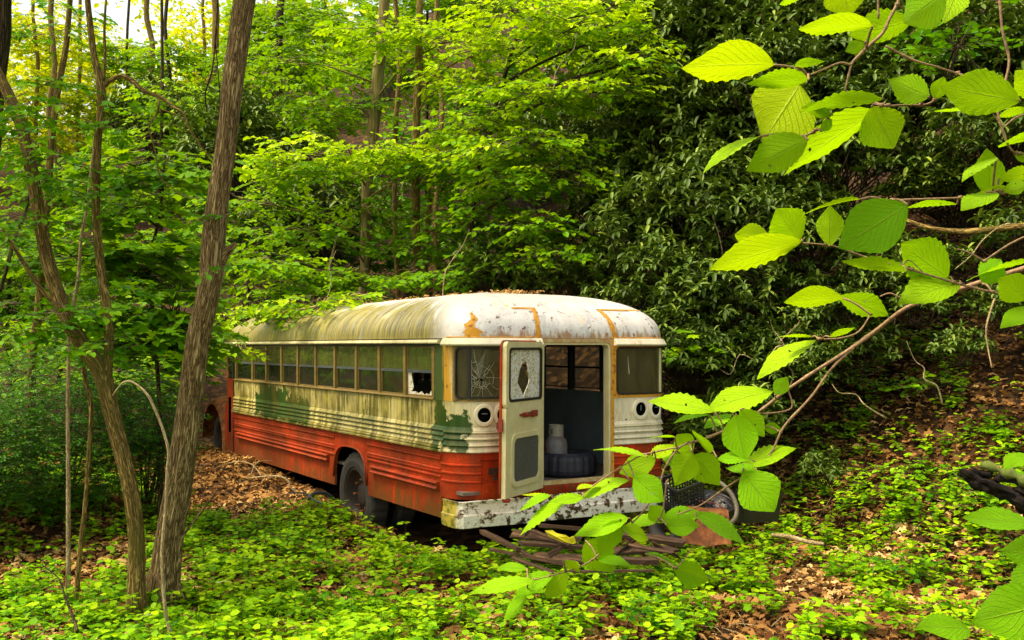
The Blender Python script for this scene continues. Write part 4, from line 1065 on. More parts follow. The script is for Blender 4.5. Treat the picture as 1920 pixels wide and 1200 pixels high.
add_tree('forked_tree', 'slender brown tree forking low into two stems with an arching side limb', 'tree', 7.7,
    [([(258, 1105), (256, 1010), (248, 930), (232, 860), (212, 780), (190, 700), (158, 650), (125, 590), (95, 510), (78, 430), (62, 330), (40, 240), (10, 165), (-30, 90)], [34, 30, 29, 29, 30, 33, 30, 28, 26, 24, 24, 22, 20, 18]),
     ([(200, 712), (203, 660), (203, 600), (192, 520), (183, 430), (181, 330), (184, 250), (190, 175), (178, 110), (170, 50), (162, -20), (150, -150)], [20, 18, 19, 18, 17, 16, 15, 18, 13, 12, 11, 9]),
     ([(190, 172), (197, 120), (196, 50), (200, -20)], [9, 6, 5, 4]),
     ([(188, 172), (205, 152), (228, 143), (248, 152), (268, 170), (300, 182), (325, 200), (345, 215), (360, 250), (385, 285), (400, 300)], [9, 9, 9, 9, 8, 7, 6, 5, 4, 3, 2]),
     ([(298, 185), (295, 210), (280, 235), (278, 250), (252, 265)], [5, 4, 3.5, 3, 2]), ([(280, 248), (290, 280), (300, 330), (320, 350), (345, 368), (375, 372)], [3.5, 3, 3, 2.5, 2, 1.5]),
     ([(300, 205), (330, 215), (355, 235)], [3, 2.5, 2]), ([(125, 590), (75, 540), (30, 470), (0, 425), (-40, 380)], [9, 9, 8, 7, 6])],
    [(95, 330, 90, 60, 26, 7.6), (60, 420, 70, 25, 16, 7.7), (150, 590, 60, 25, 12, 7.5), (225, 230, 60, 18, 7, 7.6), (60, 200, 70, 60, 24, 7.4), (200, 645, 40, 20, 8, 7.5), (40, 590, 90, 40, 26, 7.4), (240, 360, 60, 40, 14, 7.9), (-100, -380, 520, 120, 320, 8.0)], 'green', .075, T_OVATE, 'bark_olive', limbs=False, hue=.15)
def sapling(name, label, cat, pts, wd, d, bark, clusters=[], mat='green', L=.07, group=None):
    return add_tree(name, label, cat, d, [(pts, wd)], clusters, mat, L, T_OVATE, bark, group, limbs=False)
sapling('arched_sapling', 'pale mottled sapling bent over in an arch between the two near trees', 'sapling', [(322, 1200), (311, 1150), (306, 1085), (305, 1020), (311, 950), (313, 890), (316, 845), (304, 800), (286, 757), (272, 735), (247, 716), (229, 719), (211, 742)], [8, 7.5, 7, 7, 6.5, 6, 6, 5.5, 5.5, 5, 4, 3.5, 2], 6.9, 'bark_pale')
sapling('thin_sapling', 'thin olive-barked sapling standing left of the forked tree', 'sapling', [(142, 1130), (150, 1030), (160, 940), (166, 860), (171, 765), (158, 700), (153, 640), (148, 590)], [10, 10, 9, 9, 9, 8, 7, 4], 7.9, 'bark_olive', [(120, 650, 60, 30, 9)])
sapling('crooked_sapling', 'narrow crooked stem behind the forked tree, bark catching yellow light', 'sapling', [(128, 660), (134, 590), (148, 520), (152, 450), (163, 390), (170, 330), (178, 250)], [7, 7, 7, 6, 6, 5, 3], 8.3, 'bark_pale', [(150, 560, 60, 30, 8), (210, 540, 50, 22, 8)])
sapling('leaning_pole', 'thin dark pole leaning right across the far left edge', 'sapling', [(-20, 600), (0, 545), (18, 480), (30, 440), (48, 398), (60, 330)], [8, 7, 7, 6, 6, 3], 8.2, 'bark_dark', [(20, 470, 60, 40, 12)])
sapling('shaded_tree', 'dark heavy trunk cut off by the top left corner', 'tree', [(-60, 700), (-30, 400), (-12, 200), (0, 90), (4, 10), (8, -120)], [50, 44, 38, 32, 30, 28], 9.5, 'bark_dark', [(0, 130, 90, 40, 12)])
sapling('curved_tree', 'slim tree with curved trunk rising left of the forked tree', 'tree', [(60, 700), (75, 560), (88, 380), (98, 250), (108, 170), (122, 100), (128, 40), (136, -40)], [16, 15, 14, 12, 12, 11, 10, 9], 11, 'bark_olive', [(120, 60, 120, 50, 30, 11), (60, 270, 100, 50, 30, 11)])
# hanging vine by the leaning tree
vine = MB().tube(smooth_line([px(410, -20, 7.7), px(405, 60, 7.7), px(398, 130, 7.7), (px(385, 175, 7.7)), px(388, 210, 7.7)]), .006, 5)
o = vine.tube(smooth_line([px(404, 80, 7.7), px(410, 150, 7.8), px(412, 200, 7.8), px(402, 270, 7.7)]), .004, 5).build('hanging_vine', MAT['bark_dark'])
tag(o, 'thin dark vine hanging down just left of the leaning trunk', 'vine')

M_ = T_MAPLE; O_ = T_OVATE; DENS = 1.7
# --- middle distance
add_tree('beech_tree', 'pale smooth trunk rising behind the bus roof with bright layered leaves', 'tree', 16.5,
    [([(676, 620), (682, 520), (686, 420), (690, 330), (702, 235), (710, 130), (722, 10), (730, -80)], [17, 17, 18, 20, 22, 22, 20, 18])],
    [(655, 285, 190, 24, 70, 15.0, .30), (560, 320, 130, 22, 40, 15, .15), (790, 300, 120, 24, 40, 15.2, .22), (720, 60, 110, 30, 34, 15.5, .25), (830, 80, 110, 26, 34, 15.2, .35), (640, 200, 120, 30, 34, 16.5, -.1), (560, 120, 120, 40, 34, 16.5, 0), (700, 400, 130, 30, 30, 16, -.15), (600, 440, 110, 30, 28, 15, -.1), (520, 500, 90, 26, 28, 14, .0), (480, 380, 90, 40, 24, 16, .0)], 'maple', .115, O_, 'bark_smooth')
add_tree('slim_tree', 'straight slim trunk right of the pale beech, shaded by bright leaf layers', 'tree', 15.5,
    [([(783, 640), (783, 500), (780, 400), (779, 300), (783, 190), (785, 100), (788, -30)], [14, 15, 15, 15, 15, 14, 12]), ([(792, 560), (800, 450), (805, 380), (800, 300)], [9, 9, 8, 6])],
    [(880, 150, 110, 26, 36, 14.8, .35), (960, 90, 100, 30, 34, 14.6, .35), (900, 240, 120, 24, 38, 14.4, .2), (840, 330, 110, 24, 30, 15, -.1), (900, 400, 100, 30, 30, 14.5, -.1), (790, 460, 100, 30, 26, 15, -.2), (970, 470, 90, 30, 26, 14, -.1), (700, 520, 110, 24, 28, 14.2, -.15), (850, 520, 100, 18, 22, 14.3, -.2)], 'maple', .11, O_, 'bark_olive')
add_tree('layered_tree', 'tree spreading flat bright leaf layers before the dark rhododendrons', 'tree', 14.5,
    [([(905, 600), (900, 480), (885, 430), (895, 330), (920, 230), (950, 130), (985, 20), (1010, -60)], [9, 9, 9, 9, 8, 8, 7, 6])],
    [(1010, 180, 130, 24, 46, 13.6, .2), (1120, 170, 100, 24, 36, 13.4, .25), (1180, 120, 70, 24, 22, 13.4, .2), (1000, 270, 120, 26, 42, 13.4, .15), (1060, 330, 80, 24, 24, 13.4, .1), (960, 340, 100, 26, 34, 13.6, 0), (1000, 420, 80, 26, 26, 13.2, -.05), (1040, 470, 60, 22, 16, 13, 0), (900, 300, 110, 24, 30, 14, .15), (1060, 60, 100, 30, 36, 13.8, .25), (1130, 20, 90, 26, 30, 13.8, .35), (960, 20, 110, 26, 34, 13.8, .4), (1210, 60, 50, 20, 12, 13.6, .1)], 'maple', .105, O_, 'bark_dark')
add_tree('roadside_maple', 'maple sapling with star-shaped leaves hanging between the near trunks', 'tree', 11.0,
    [([(300, 800), (290, 620), (280, 500), (300, 400), (310, 280)], [8, 8, 7, 6, 4])],
    [(290, 470, 90, 30, 26, 10.6, .1), (250, 520, 80, 26, 22, 10.6, .1), (330, 545, 60, 24, 14, 10.2, .1), (260, 590, 90, 26, 24, 10.2, 0), (290, 650, 90, 26, 24, 10.0, -.1), (340, 620, 50, 24, 12, 10, 0), (240, 400, 80, 30, 18, 10.8, .1), (330, 320, 60, 40, 14, 11, .1), (120, 480, 90, 40, 22, 10.6, .0), (250, 310, 80, 40, 18, 10.8, .1)], 'maple', .12, M_, 'bark_dark', wr=.95, hue=-.2)
add_tree('overhanging_sapling', 'leafy sapling reaching over the far end of the bus roof', 'sapling', 14.6,
    [([(560, 640), (590, 560), (612, 520), (625, 470), (632, 440)], [5, 5, 5, 4, 3])],
    [(600, 572, 75, 12, 18, 12.7, .15), (530, 588, 55, 10, 10, 13.1, .1), (520, 580, 70, 14, 14, 14.0, .2), (640, 585, 60, 12, 12, 13.0, -.1), (560, 540, 90, 18, 22, 14, 0), (680, 560, 60, 14, 12, 13.2, -.1), (440, 655, 26, 14, 7, 13.5, .15), (440, 590, 40, 16, 9, 13.9, .1), (620, 520, 70, 20, 18, 14.2, 0)], 'maple', .10, O_, 'bark_pale')
# --- behind: fill the slope with leafy trees, each its own
fills = [
 ('understorey_tree', 'shaded leafy tree directly behind the bus front', 24, 470, 9, 'green', [(430, 470, 120, 90, 46), (520, 420, 110, 70, 40), (440, 330, 110, 60, 36)], .15, 0),
 ('understorey_tree', 'dense green tree behind the pale beech trunk', 22, 640, 9, 'green', [(640, 480, 130, 60, 44), (720, 420, 120, 70, 40), (600, 360, 120, 60, 36)], .14, .0),
 ('understorey_tree', 'green tree filling the slope above the middle of the roof', 21, 850, 10, 'green', [(860, 440, 120, 70, 44), (900, 330, 120, 60, 40), (820, 260, 120, 60, 36), (930, 510, 100, 40, 26)], .13, .1),
 ('understorey_tree', 'mid-green tree high on the slope left of the rhododendrons', 23, 1010, 12, 'green', [(1020, 110, 130, 70, 44), (960, 190, 130, 60, 40), (1090, 60, 120, 60, 36), (1000, 300, 100, 60, 30)], .14, .2),
 ('broad_tree', 'broad brown trunk half hidden high behind the leaning tree', 27, 527, 32, 'maple', [(500, 130, 140, 60, 40), (590, 60, 130, 50, 36), (520, 230, 140, 50, 34)], .16, -.1),
 ('slope_tree', 'leafy tree on the far slope between leaning tree and beech', 30, 610, 12, 'maple', [(600, 140, 140, 50, 36), (650, 30, 140, 50, 36), (560, 220, 120, 40, 30)], .18, -.05),
 ('slope_tree', 'lit green tree behind the arching limb of the forked tree', 26, 300, 13, 'maple', [(290, 280, 130, 50, 36), (340, 200, 110, 50, 30), (250, 350, 120, 50, 34), (360, 390, 90, 50, 26)], .15, .0),
 ('slope_tree', 'bright green tree low on the far left slope', 20, 110, 12, 'maple', [(90, 430, 130, 50, 36), (160, 360, 110, 50, 30), (40, 340, 110, 60, 30), (100, 520, 140, 40, 34)], .12, -.05),
 ('slope_tree', 'green tree at the far left edge above the dark bush', 17, 20, 12, 'maple', [(20, 560, 120, 50, 34), (100, 620, 120, 40, 34), (-20, 470, 100, 60, 24)], .11, -.15),
 ('slope_tree', 'low leafy tree above the dark bush between the near trunks', 16, 230, 8, 'green', [(240, 610, 110, 36, 34), (330, 680, 80, 36, 26), (150, 650, 110, 30, 30), (290, 740, 70, 24, 16)], .10, .35),
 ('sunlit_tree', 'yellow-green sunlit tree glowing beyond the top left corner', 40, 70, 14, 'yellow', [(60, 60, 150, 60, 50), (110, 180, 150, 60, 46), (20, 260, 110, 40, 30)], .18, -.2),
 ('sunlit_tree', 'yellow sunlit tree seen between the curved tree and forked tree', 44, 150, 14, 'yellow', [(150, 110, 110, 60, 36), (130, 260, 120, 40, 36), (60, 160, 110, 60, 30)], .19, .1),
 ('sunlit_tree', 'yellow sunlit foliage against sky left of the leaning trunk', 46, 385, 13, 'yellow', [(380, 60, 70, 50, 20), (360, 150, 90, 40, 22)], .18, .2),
 ('skyline_tree', 'tall dark-trunked tree on the ridge with sky gaps around it', 42, 240, 11, 'maple', [(230, 110, 60, 50, 18), (250, 210, 110, 40, 32)], .24, .1),
 ('skyline_tree', 'ridge tree with stout dark trunk showing against white sky', 40, 316, 15, 'maple', [(320, 110, 70, 34, 16), (330, 190, 100, 34, 28), (300, 250, 110, 30, 26)], .24, .0),
 ('skyline_tree', 'ridge tree in front of the bright sky right of the leaning trunk', 38, 570, 10, 'maple', [(520, 30, 90, 40, 24), (640, 90, 110, 50, 30), (480, 90, 60, 40, 18)], .24, .1),
 ('upper_tree', 'green tree spreading over the top centre of the slope', 24, 800, 11, 'maple', [(800, 20, 130, 40, 36), (880, 0, 110, 40, 30), (740, 120, 110, 40, 26), (860, 180, 110, 50, 26)], .15, -.15),
 ('upper_tree', 'dark leafy tree behind the topmost rhododendrons', 26, 1150, 12, 'green', [(1150, 10, 120, 60, 36), (1220, 60, 90, 50, 24), (1160, 90, 90, 40, 22)], .15, .1),
]
for name, lab, d, tx, tw_, mat, cl, L, hue in fills:
    gx_ = (tx-960)/F*d; gz = h1(gx_, d); by = HY+(EYE-gz)/d*F
    top = min(-40, min(c[1] for c in cl)-120) if d > 24 else min(c[1] for c in cl)-60
    n = 6; pts = [(tx+RS.normal(0, 3)+(k/n-.5)*RS.uniform(-14, 14), by+(top-by)*k/(n-1)) for k in range(n)]
    add_tree(name, lab, 'tree', d, [(pts, [tw_*(.85 if d < 24 else .62)*(1-.35*k/(n-1)) for k in range(n)])], [(a, b, c, e, int(f*(3.8 if d > 36 else 2.4)), None) for a, b, c, e, f in cl], mat, L, O_, 'bark_dark' if 'yellow' != mat else 'bark_olive', {'understorey_tree': 'leafy trees behind the bus', 'slope_tree': 'trees on the far slope', 'sunlit_tree': 'sunlit trees beyond the clearing', 'skyline_tree': 'trees on the skyline', 'upper_tree': 'trees over the top of the slope'}.get(name), hue=hue, per=8)
# bare-ish far trunks
for tx, wd, d, lab in ((102, 10, 33, 'olive far trunk beside the curved tree'), (280, 10, 41, 'thin far trunk against the brightest sky patch'), (395, 13, 36, 'far trunk just left of the leaning tree'), (818, 9, 20, 'thin grey-brown trunk right of the slim tree'), (745, 9, 17, 'thin crooked trunk between beech and slim tree')):
    gz = h1((tx-960)/F*d, d); by = HY+(EYE-gz)/d*F
    pts = [(tx+RS.normal(0, 2.5)+k*RS.uniform(-2, 3), by+(-60-by)*k/6) for k in range(7)]
    sapling('bare_tree', lab, 'tree', pts, [wd]*7, d, 'bark_olive', group='bare trunks among the leaves')

# --- far green mass beyond everything (a wood that reads as one mass)
n = 90000; y = RS.uniform(46, 62, n); x = RS.uniform(-46, 14, n); z = H(x, y)+RS.uniform(0, 13, n)
k = pn(x*.5, z, .35, 3)+RS.normal(0, .15, n) > -.02+.45*(z > 19)*1; x, y, z = x[k], y[k], z[k]; n = len(x)
D, S, N = scatter_dirs(n, .5, .6)
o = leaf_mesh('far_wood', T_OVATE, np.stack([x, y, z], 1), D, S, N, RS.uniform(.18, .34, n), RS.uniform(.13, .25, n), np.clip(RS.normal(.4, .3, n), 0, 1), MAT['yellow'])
tag(o, 'sunlit yellow-green woodland beyond the ridge', 'woodland', kind='stuff')

# ================================================================ shrubs
def shrub(name, label, cat, c, r, n, L, mat, wr, group=None, tpl=T_OVATE, per=8, droop=.1, hue=0):
    c = Vector(c); root = empty(name, (c.x, c.y, h1(c.x, c.y))); tag(root, label, cat, group)
    ctr = c-root.location; tw = MB()
    p, h, pi, ro, rn, _ = sprays(ctr, r, n, L, per, droop, tw)
    D, S, N = rot_dirs(h, pi, ro); m = len(p); Ls = L*RS.uniform(.6, 1.25, m)
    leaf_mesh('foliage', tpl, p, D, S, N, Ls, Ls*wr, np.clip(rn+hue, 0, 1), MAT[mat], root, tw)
    sb = MB(); b0 = ctr-Vector((0, 0, min(ctr.z+.05, r[2]*1.3)))
    for k in range(14 if r[2] > .3 else 5):
        th = RS.uniform(0, 2*PI); q = RS.uniform(.2, .9)
        e = ctr+Vector((math.cos(th)*r[0]*q, math.sin(th)*r[1]*q, r[2]*RS.uniform(-.2, .6))); g0 = b0+Vector((RS.normal(0, .08), RS.normal(0, .08), 0)); kk = .5 if r[2] < .3 else 1
        sb.tube(smooth_line([g0, g0.lerp(e, .5)+Vector((0, 0, .03)), e], 3), [.010*kk, .009*kk, .008*kk, .007*kk, .006*kk, .004*kk, .002*kk], 5, False)
    sb.build('stems', MAT['bark_dark'], root)
    return root
def gp(a, b, lift=0.0, dmin=6.0, dmax=14.0):
    """where the ray through a pixel meets the ground"""
    lo = dmin
    d = dmin
    while d < dmax:
        p = px(a, b, d)
        if p.z <= h1(p.x, p.y)+lift: break
        d += .03
    return px(a, b, d)
def gs(a, b, lift, dmin=5.5):
    p = gp(a, b, lift, dmin); p.z = h1(p.x, p.y)+lift; return p
shrub('dark_bush', 'large dark green fine-leaved bush behind the forked tree', 'bush', px(110, 800, 10.8), (1.3, .9, .80), 2300, .042, 'bush', .5, 'fine-leaved bushes')
shrub('dark_bush', 'dark fine-leaved bush between the near trunks', 'bush', px(275, 815, 11.3), (.55, .6, .72), 900, .042, 'bush', .5, 'fine-leaved bushes', hue=.1)
shrub('dark_bush', 'dark bush cut off by the left edge below the maple leaves', 'bush', px(-30, 860, 9.8), (.8, .7, .6), 1000, .042, 'bush', .5, 'fine-leaved bushes', hue=-.05)
shrub('broadleaf_clump', 'clump of broad round leaves at the lower left edge', 'plant', gs(60, 935, .2), (.42, .35, .13), 34, .085, 'herb', .8, None, T_ROUND, 6, .05, -.35)
shrub('broadleaf_clump', 'small broad-leaved clump at the foot of the thin sapling', 'plant', gs(190, 915, .18), (.3, .3, .12), 26, .075, 'herb', .8, None, T_ROUND, 6, .05, -.3)
shrub('leafy_clump', 'leafy clump growing on the bank above the black tub', 'plant', gs(1750, 720, .2, 7), (.45, .4, .14), 28, .075, 'herb', .75, None, T_ROUND, 6, .05, -.1)
shrub('leafy_clump', 'low leafy clump on the bank at the right edge under the charred log', 'plant', gs(1840, 925, .15), (.35, .3, .12), 26, .06, 'herb', .75, None, T_ROUND, 6, .05, -.2)
shrub('leafy_clump', 'tall darker seedling clump in the middle of the right foreground', 'plant', gs(1690, 1060, .18), (.22, .2, .12), 26, .06, 'herb', .75, None, T_ROUND, 6, .05, -.45)
shrub('leafy_clump', 'darker seedling clump before the lumber pile', 'plant', gs(1220, 1150, .15), (.22, .2, .10), 24, .05, 'herb', .75, None, T_ROUND, 6, .05, -.45)
for a_, b_, dd_, r_, n_, L_, lab in ((50, 640, 14.5, (1.3, 1, .45), 90, .11, 'bright leafy shrub over the dark bush at the left edge'), (190, 630, 15, (1.2, 1, .5), 90, .11, 'bright leafy shrub behind the fork of the forked tree'), (320, 600, 15.5, (1.0, 1, .6), 80, .11, 'bright leafy shrub left of the leaning trunk'), (385, 640, 18.5, (.8, .8, .5), 60, .10, 'leafy shrub behind the rusty hood of the bus'), (250, 700, 13.2, (.8, .7, .3), 56, .09, 'low leafy shrub above the arched sapling'), (30, 520, 17, (1.6, 1, .6), 100, .13, 'tall leafy shrub halfway up the left edge'), (180, 500, 18, (1.7, 1, .7), 110, .13, 'tall leafy shrub between the left stems'), (330, 480, 19, (1.6, 1, .8), 110, .13, 'tall leafy shrub seen left of the broken stub'), (90, 720, 12.3, (1.0, .7, .25), 60, .08, 'low bright shrub just behind the dark bush'), (480, 500, 18, (1.0, 1, .8), 80, .12, 'leafy shrub right of the leaning trunk above the roof'), (1700, 880, 9.4, (.5, .4, .1), 26, .06, 'leafy seedling drift on the lower right bank'), (1560, 800, 9.9, (.4, .3, .1), 18, .06, 'small leafy drift on the bank under the hazel fork')):
    big = r_[2] > .15
    cc = px(a_, b_, dd_) if big else gs(a_, b_, .12)
    shrub('leafy_shrub', lab, 'shrub', cc, r_, n_, L_, 'maple' if big else 'herb', .72, 'leafy shrubs', O_, 8, .2, -.12 if b_ > 450 and big else 0)
shrub('bright_shrub', 'light green leafy shrub against the bus right rear corner', 'shrub', px(1285, 660, 11.2), (.3, .3, .25), 26, .09, 'maple', .7, None, M_, 7, .2, 0)

# rhododendrons: whorls of long leathery leaves on twisting stems
def rhodo_mesh(seed, nw=330, rad=(1.25, 1.0, 1.05)):
    rs = np.random.RandomState(seed)
    u = rs.normal(size=(nw, 3)); u /= np.linalg.norm(u, axis=1)[:, None]; u[:, 2] = np.abs(u[:, 2])*1.0-.25*rs.rand(nw)
    lump = 1+.22*np.sin(3*np.arctan2(u[:, 1], u[:, 0])+seed)*np.cos(2.2*u[:, 2]*3)
    q = (rs.rand(nw)**.33)*lump; C = u*q[:, None]*np.array(rad); C[:, 2] += rad[2]*.45
    per = 9; head = rs.uniform(0, 2*PI, nw)[:, None]+np.arange(per)[None, :]*2.4
    tiltx, tilty = rs.normal(0, .35, nw)+u[:, 0]*.5, rs.normal(0, .35, nw)+u[:, 1]*.5
    pitch = rs.normal(-.05, .25, (nw, per))+np.cos(head)*tiltx[:, None]*-.6+np.sin(head)*tilty[:, None]*-.6+np.where(np.arange(per) > 6, .7, 0)[None, :]
    D, S, N = rot_dirs(head.ravel(), pitch.ravel(), rs.normal(0, .25, nw*per))
    P = np.repeat(C, per, 0); L = rs.uniform(.09, .175, nw*per)
    rnd = np.clip(np.repeat(rs.rand(nw)*.5, per)+rs.rand(nw*per)*.35+np.where(np.tile(np.arange(per) > 6, nw), .25, 0), 0, 1)
    sb = MB()
    for k in range(0, nw, 3):
        e = Vector(C[k]); b = Vector((rs.normal(0, .15), rs.normal(0, .15), -.1)); m_ = b.lerp(e, .55)+Vector((rs.normal(0, .1), rs.normal(0, .1), -.05))
        sb.tube(smooth_line([b, m_, e], 2), [.011, .009, .008, .006, .003], 4, False)
    return P, D, S, N, L, rnd, sb
protos = {}
def rhodo(i, c, sc, rz, label, sink=0):
    g = h1(c.x, c.y)
    root = empty('rhododendron', (c.x, c.y, c.z), rz); root.scale = (sc, sc, sc)
    tag(root, label, 'rhododendron', 'rhododendrons on the bank')
    small = sc < .62; k = ('s' if small else 'b')+str(i % (2 if small else 4))
    if small: root.scale = (sc*1.55,)*3
    if k not in protos:
        P, D, S, N, L, rnd, sb = rhodo_mesh(20+i, 62, (.62, .55, .45)) if small else rhodo_mesh(20+i)
        f = leaf_mesh('foliage', T_NARROW, P, D, S, N, L, L*.36, rnd, MAT['rhodo'], root)
        st = sb.build('stems', MAT['bark_dark'], root); protos[k] = (f, st)
    else:
        for o in protos[k]: c2 = o.copy(); COL.objects.link(c2); c2.parent = root
where = [
 (1200, 330, 14.5, 1.0, 'rhododendron nearest the gap right of the bright layered tree'), (1290, 250, 14.0, 1.05, 'rhododendron behind the large yellow hazel leaf'), (1240, 480, 13.0, .95, 'rhododendron just above the rear dome of the bus roof'),
 (1340, 400, 12.8, 1.0, 'rhododendron between bus roof and the lowest yellow hazel leaves'), (1360, 560, 12.0, .85, 'rhododendron right of the bus roof with drooping tips'), (1300, 660, 11.6, .72, 'rhododendron touching the bus right rear corner'),
 (1420, 300, 13.4, 1.0, 'rhododendron behind the downward pointing yellow leaf'), (1300, 100, 15.5, 1.15, 'rhododendron high above the big yellow leaf'), (1420, 60, 15.0, 1.15, 'rhododendron at the top edge right of centre'), (1540, 110, 14.2, 1.1, 'rhododendron behind the upper hazel twigs'),
 (1560, 300, 12.6, .95, 'rhododendron in front of the darkest part of the bank'), (1500, 450, 12.2, .7, 'small rhododendron behind the middle hazel branch'), (1680, 200, 13.0, 1.0, 'rhododendron behind the upper right hazel twigs'), (1650, 40, 14.5, 1.1, 'rhododendron at the top edge behind small round leaves'),
 (1800, 120, 12.8, 1.0, 'shaded rhododendron near the top right corner'), (1880, 260, 11.5, .8, 'shaded rhododendron at the right edge'), (1200, 130, 17, 1.2, 'rhododendron farthest up the bank beside the maple layers'), (1150, 420, 15.5, .9, 'rhododendron left of the roof dome in the gap'),
 (1540, 870, 10.0, .30, 'sprig of rhododendron low on the leafy bank'), (1390, 740, 11.0, .5, 'low rhododendron behind the main hazel branch'), (1010, 260, 18.0, 1.0, 'rhododendron showing through the layered tree'), (470, 290, 22.0, 1.6, 'rhododendron behind the leaning trunk'),
 (600, 400, 19.5, 1.3, 'dark rhododendron under the bright beech layer'), (980, 520, 14.6, .9, 'dark rhododendron right behind the roof crown'), (1100, 520, 13.8, .75, 'dark rhododendron behind the rear of the roof'), (300, 235, 32, 1.6, 'grey-green rhododendron thicket beneath the skyline trees'), (430, 240, 30, 1.5, 'grey-green thicket just left of the leaning trunk'), (1760, 480, 11.3, .42, 'small rhododendron beside the dead arching limb'),
 (1720, 560, 11.0, .4, 'small dark rhododendron below the round hazel leaf'), (1900, 420, 10.8, .5, 'dark small rhododendron at the right edge')]
where += [(1250, 560, 12.4, .8, 'rhododendron directly over the right end of the roof'), (1450, 180, 13.6, 1.05, 'rhododendron behind the small upper hazel leaves'), (1360, 180, 14.6, 1.05, 'rhododendron behind the tip of the yellow leaf'), (1240, 60, 16.2, 1.1, 'rhododendron beside the upper dark gap'),
 (1460, 400, 12.6, .8, 'rhododendron behind the paired pointed hazel leaves'), (1280, 380, 13.4, .95, 'rhododendron left of the lowest yellow leaf tip'), (1600, 210, 13.4, 1.0, 'rhododendron behind the hanging heart-shaped leaf'), (1740, 330, 12.0, .6, 'shaded rhododendron in the dark hollow'), (1420, 640, 11.4, .5, 'rhododendron right of the rear corner window'), (1330, 790, 10.9, .42, 'low rhododendron between the rear corner and the hazel fork'),
 (1170, 250, 15.6, .9, 'rhododendron at the tips of the bright layers'), (1120, 330, 16.2, .9, 'rhododendron in the gap above the bus rear'), (1480, 520, 11.8, .5, 'dark rhododendron under the middle hazel branch'), (1590, 560, 11.2, .38, 'small rhododendron under the two-leaf twig'), (1800, 640, 10.4, .35, 'small rhododendron on the bare litter bank')]
where += [(1470, 690, 11.4, .64, 'dark rhododendron in the hollow behind the main hazel fork'), (1560, 640, 11.6, .66, 'dark rhododendron on the bank above the hazel arch'), (1660, 520, 11.9, .66, 'dark rhododendron behind the round-leaved hazel branch'), (1800, 350, 12.2, .8, 'dark rhododendron behind the twisted hazel leaves'), (1900, 130, 12.4, .9, 'dark rhododendron in the top right corner'), (1420, 780, 11.0, .45, 'low dark rhododendron under the hazel fork'), (1880, 560, 10.9, .5, 'dark rhododendron clump hanging over the right bank')]
for i, (a, b, d, s_, lab) in enumerate(where):
    c = px(a, b, d); c.z -= .55*s_
    rhodo(i, c, s_, RS.uniform(0, 6), lab)

# ================================================================ wood, scrap and small things
def plank(a, b, wd, th, label, name='plank', roll=0, cat='plank', group='lumber pile under the bumper', mat='plank'):
    a, b = Vector(a), Vector(b); root = (a+b)/2; d = (b-a).normalized(); up = Vector((0, 0, 1)); s = d.cross(up).normalized(); up = s.cross(d)
    s, up = s*math.cos(roll)+up*math.sin(roll), up*math.cos(roll)-s*math.sin(roll)
    n = 9; vs = []; uv = []; L = (b-a).length; rs = random.Random(int(abs(a.x*1000)))
    for i in range(n):
        p = a.lerp(b, i/(n-1))-root; j = [rs.uniform(-.004, .004) for _ in range(4)]
        e = .012 if i in (0, n-1) else 0
        for q, (u, v) in enumerate(((-1, -1), (1, -1), (1, 1), (-1, 1))): vs.append(p+s*(u*(wd/2+j[q]-e*.3))+up*(v*(th*.28+j[q]*.4))+d*rs.uniform(-e, e)); uv.append(((u+v)*.04+q*.03, L*i/(n-1)))
    fs = [(i*4+k, i*4+(k+1) % 4, (i+1)*4+(k+1) % 4, (i+1)*4+k) for i in range(n-1) for k in range(4)]+[(3, 2, 1, 0), tuple((n-1)*4+k for k in range(4))]
    mb = MB(); mb.add(vs, fs, uv); o = mb.build(name, MAT[mat]); o.location = root; tag(o, label, cat, group); return o
PL = [((905, 997), (972, 1030), .07, .05, 8.75, 8.35, 'splintered brown board end sticking out under the left of the bumper'),
      ((975, 1018), (1160, 1030), .13, .05, 8.55, 8.75, 'long dark plank lying level below the yellow sheet'),
      ((1010, 985), (1150, 998), .10, .06, 9.0, 9.1, 'mossy rounded timber tight under the bumper middle'),
      ((960, 1000), (1060, 1012), .12, .03, 8.9, 8.7, 'dark flat board behind the yellow sheet'),
      ((1150, 1000), (1285, 1018), .12, .06, 9.1, 8.9, 'grey-brown timber pointing right from under the bumper'),
      ((1130, 1035), (1270, 1028), .12, .04, 8.5, 8.9, 'broken dark plank under the hanging hazel leaves'),
      ((1140, 1050), (1232, 1052), .14, .07, 8.15, 8.25, 'pale sawn block at the front right of the pile'),
      ((1050, 1072), (1225, 1070), .06, .03, 8.0, 8.05, 'thin dark lath lowest in front of the pile'),
      ((920, 1030), (1080, 1062), .10, .05, 8.5, 8.2, 'dark board slanting along the front of the pile'),
      ((1000, 1045), (1130, 1052), .16, .06, 8.45, 8.35, 'wide rotten plank in the middle of the pile'),
      ((1180, 1022), (1262, 1036), .05, .02, 8.6, 8.5, 'thin splintered strip on the right of the pile'),
      ((985, 990), (1070, 1022), .04, .02, 8.8, 8.5, 'thin splintered strip crossing the left of the pile')]
for a, b, wd, th, d0, d1, lab in PL: plank(px(*a, d0), px(*b, d1), wd, th, lab, roll=RS.uniform(-.35, .35))
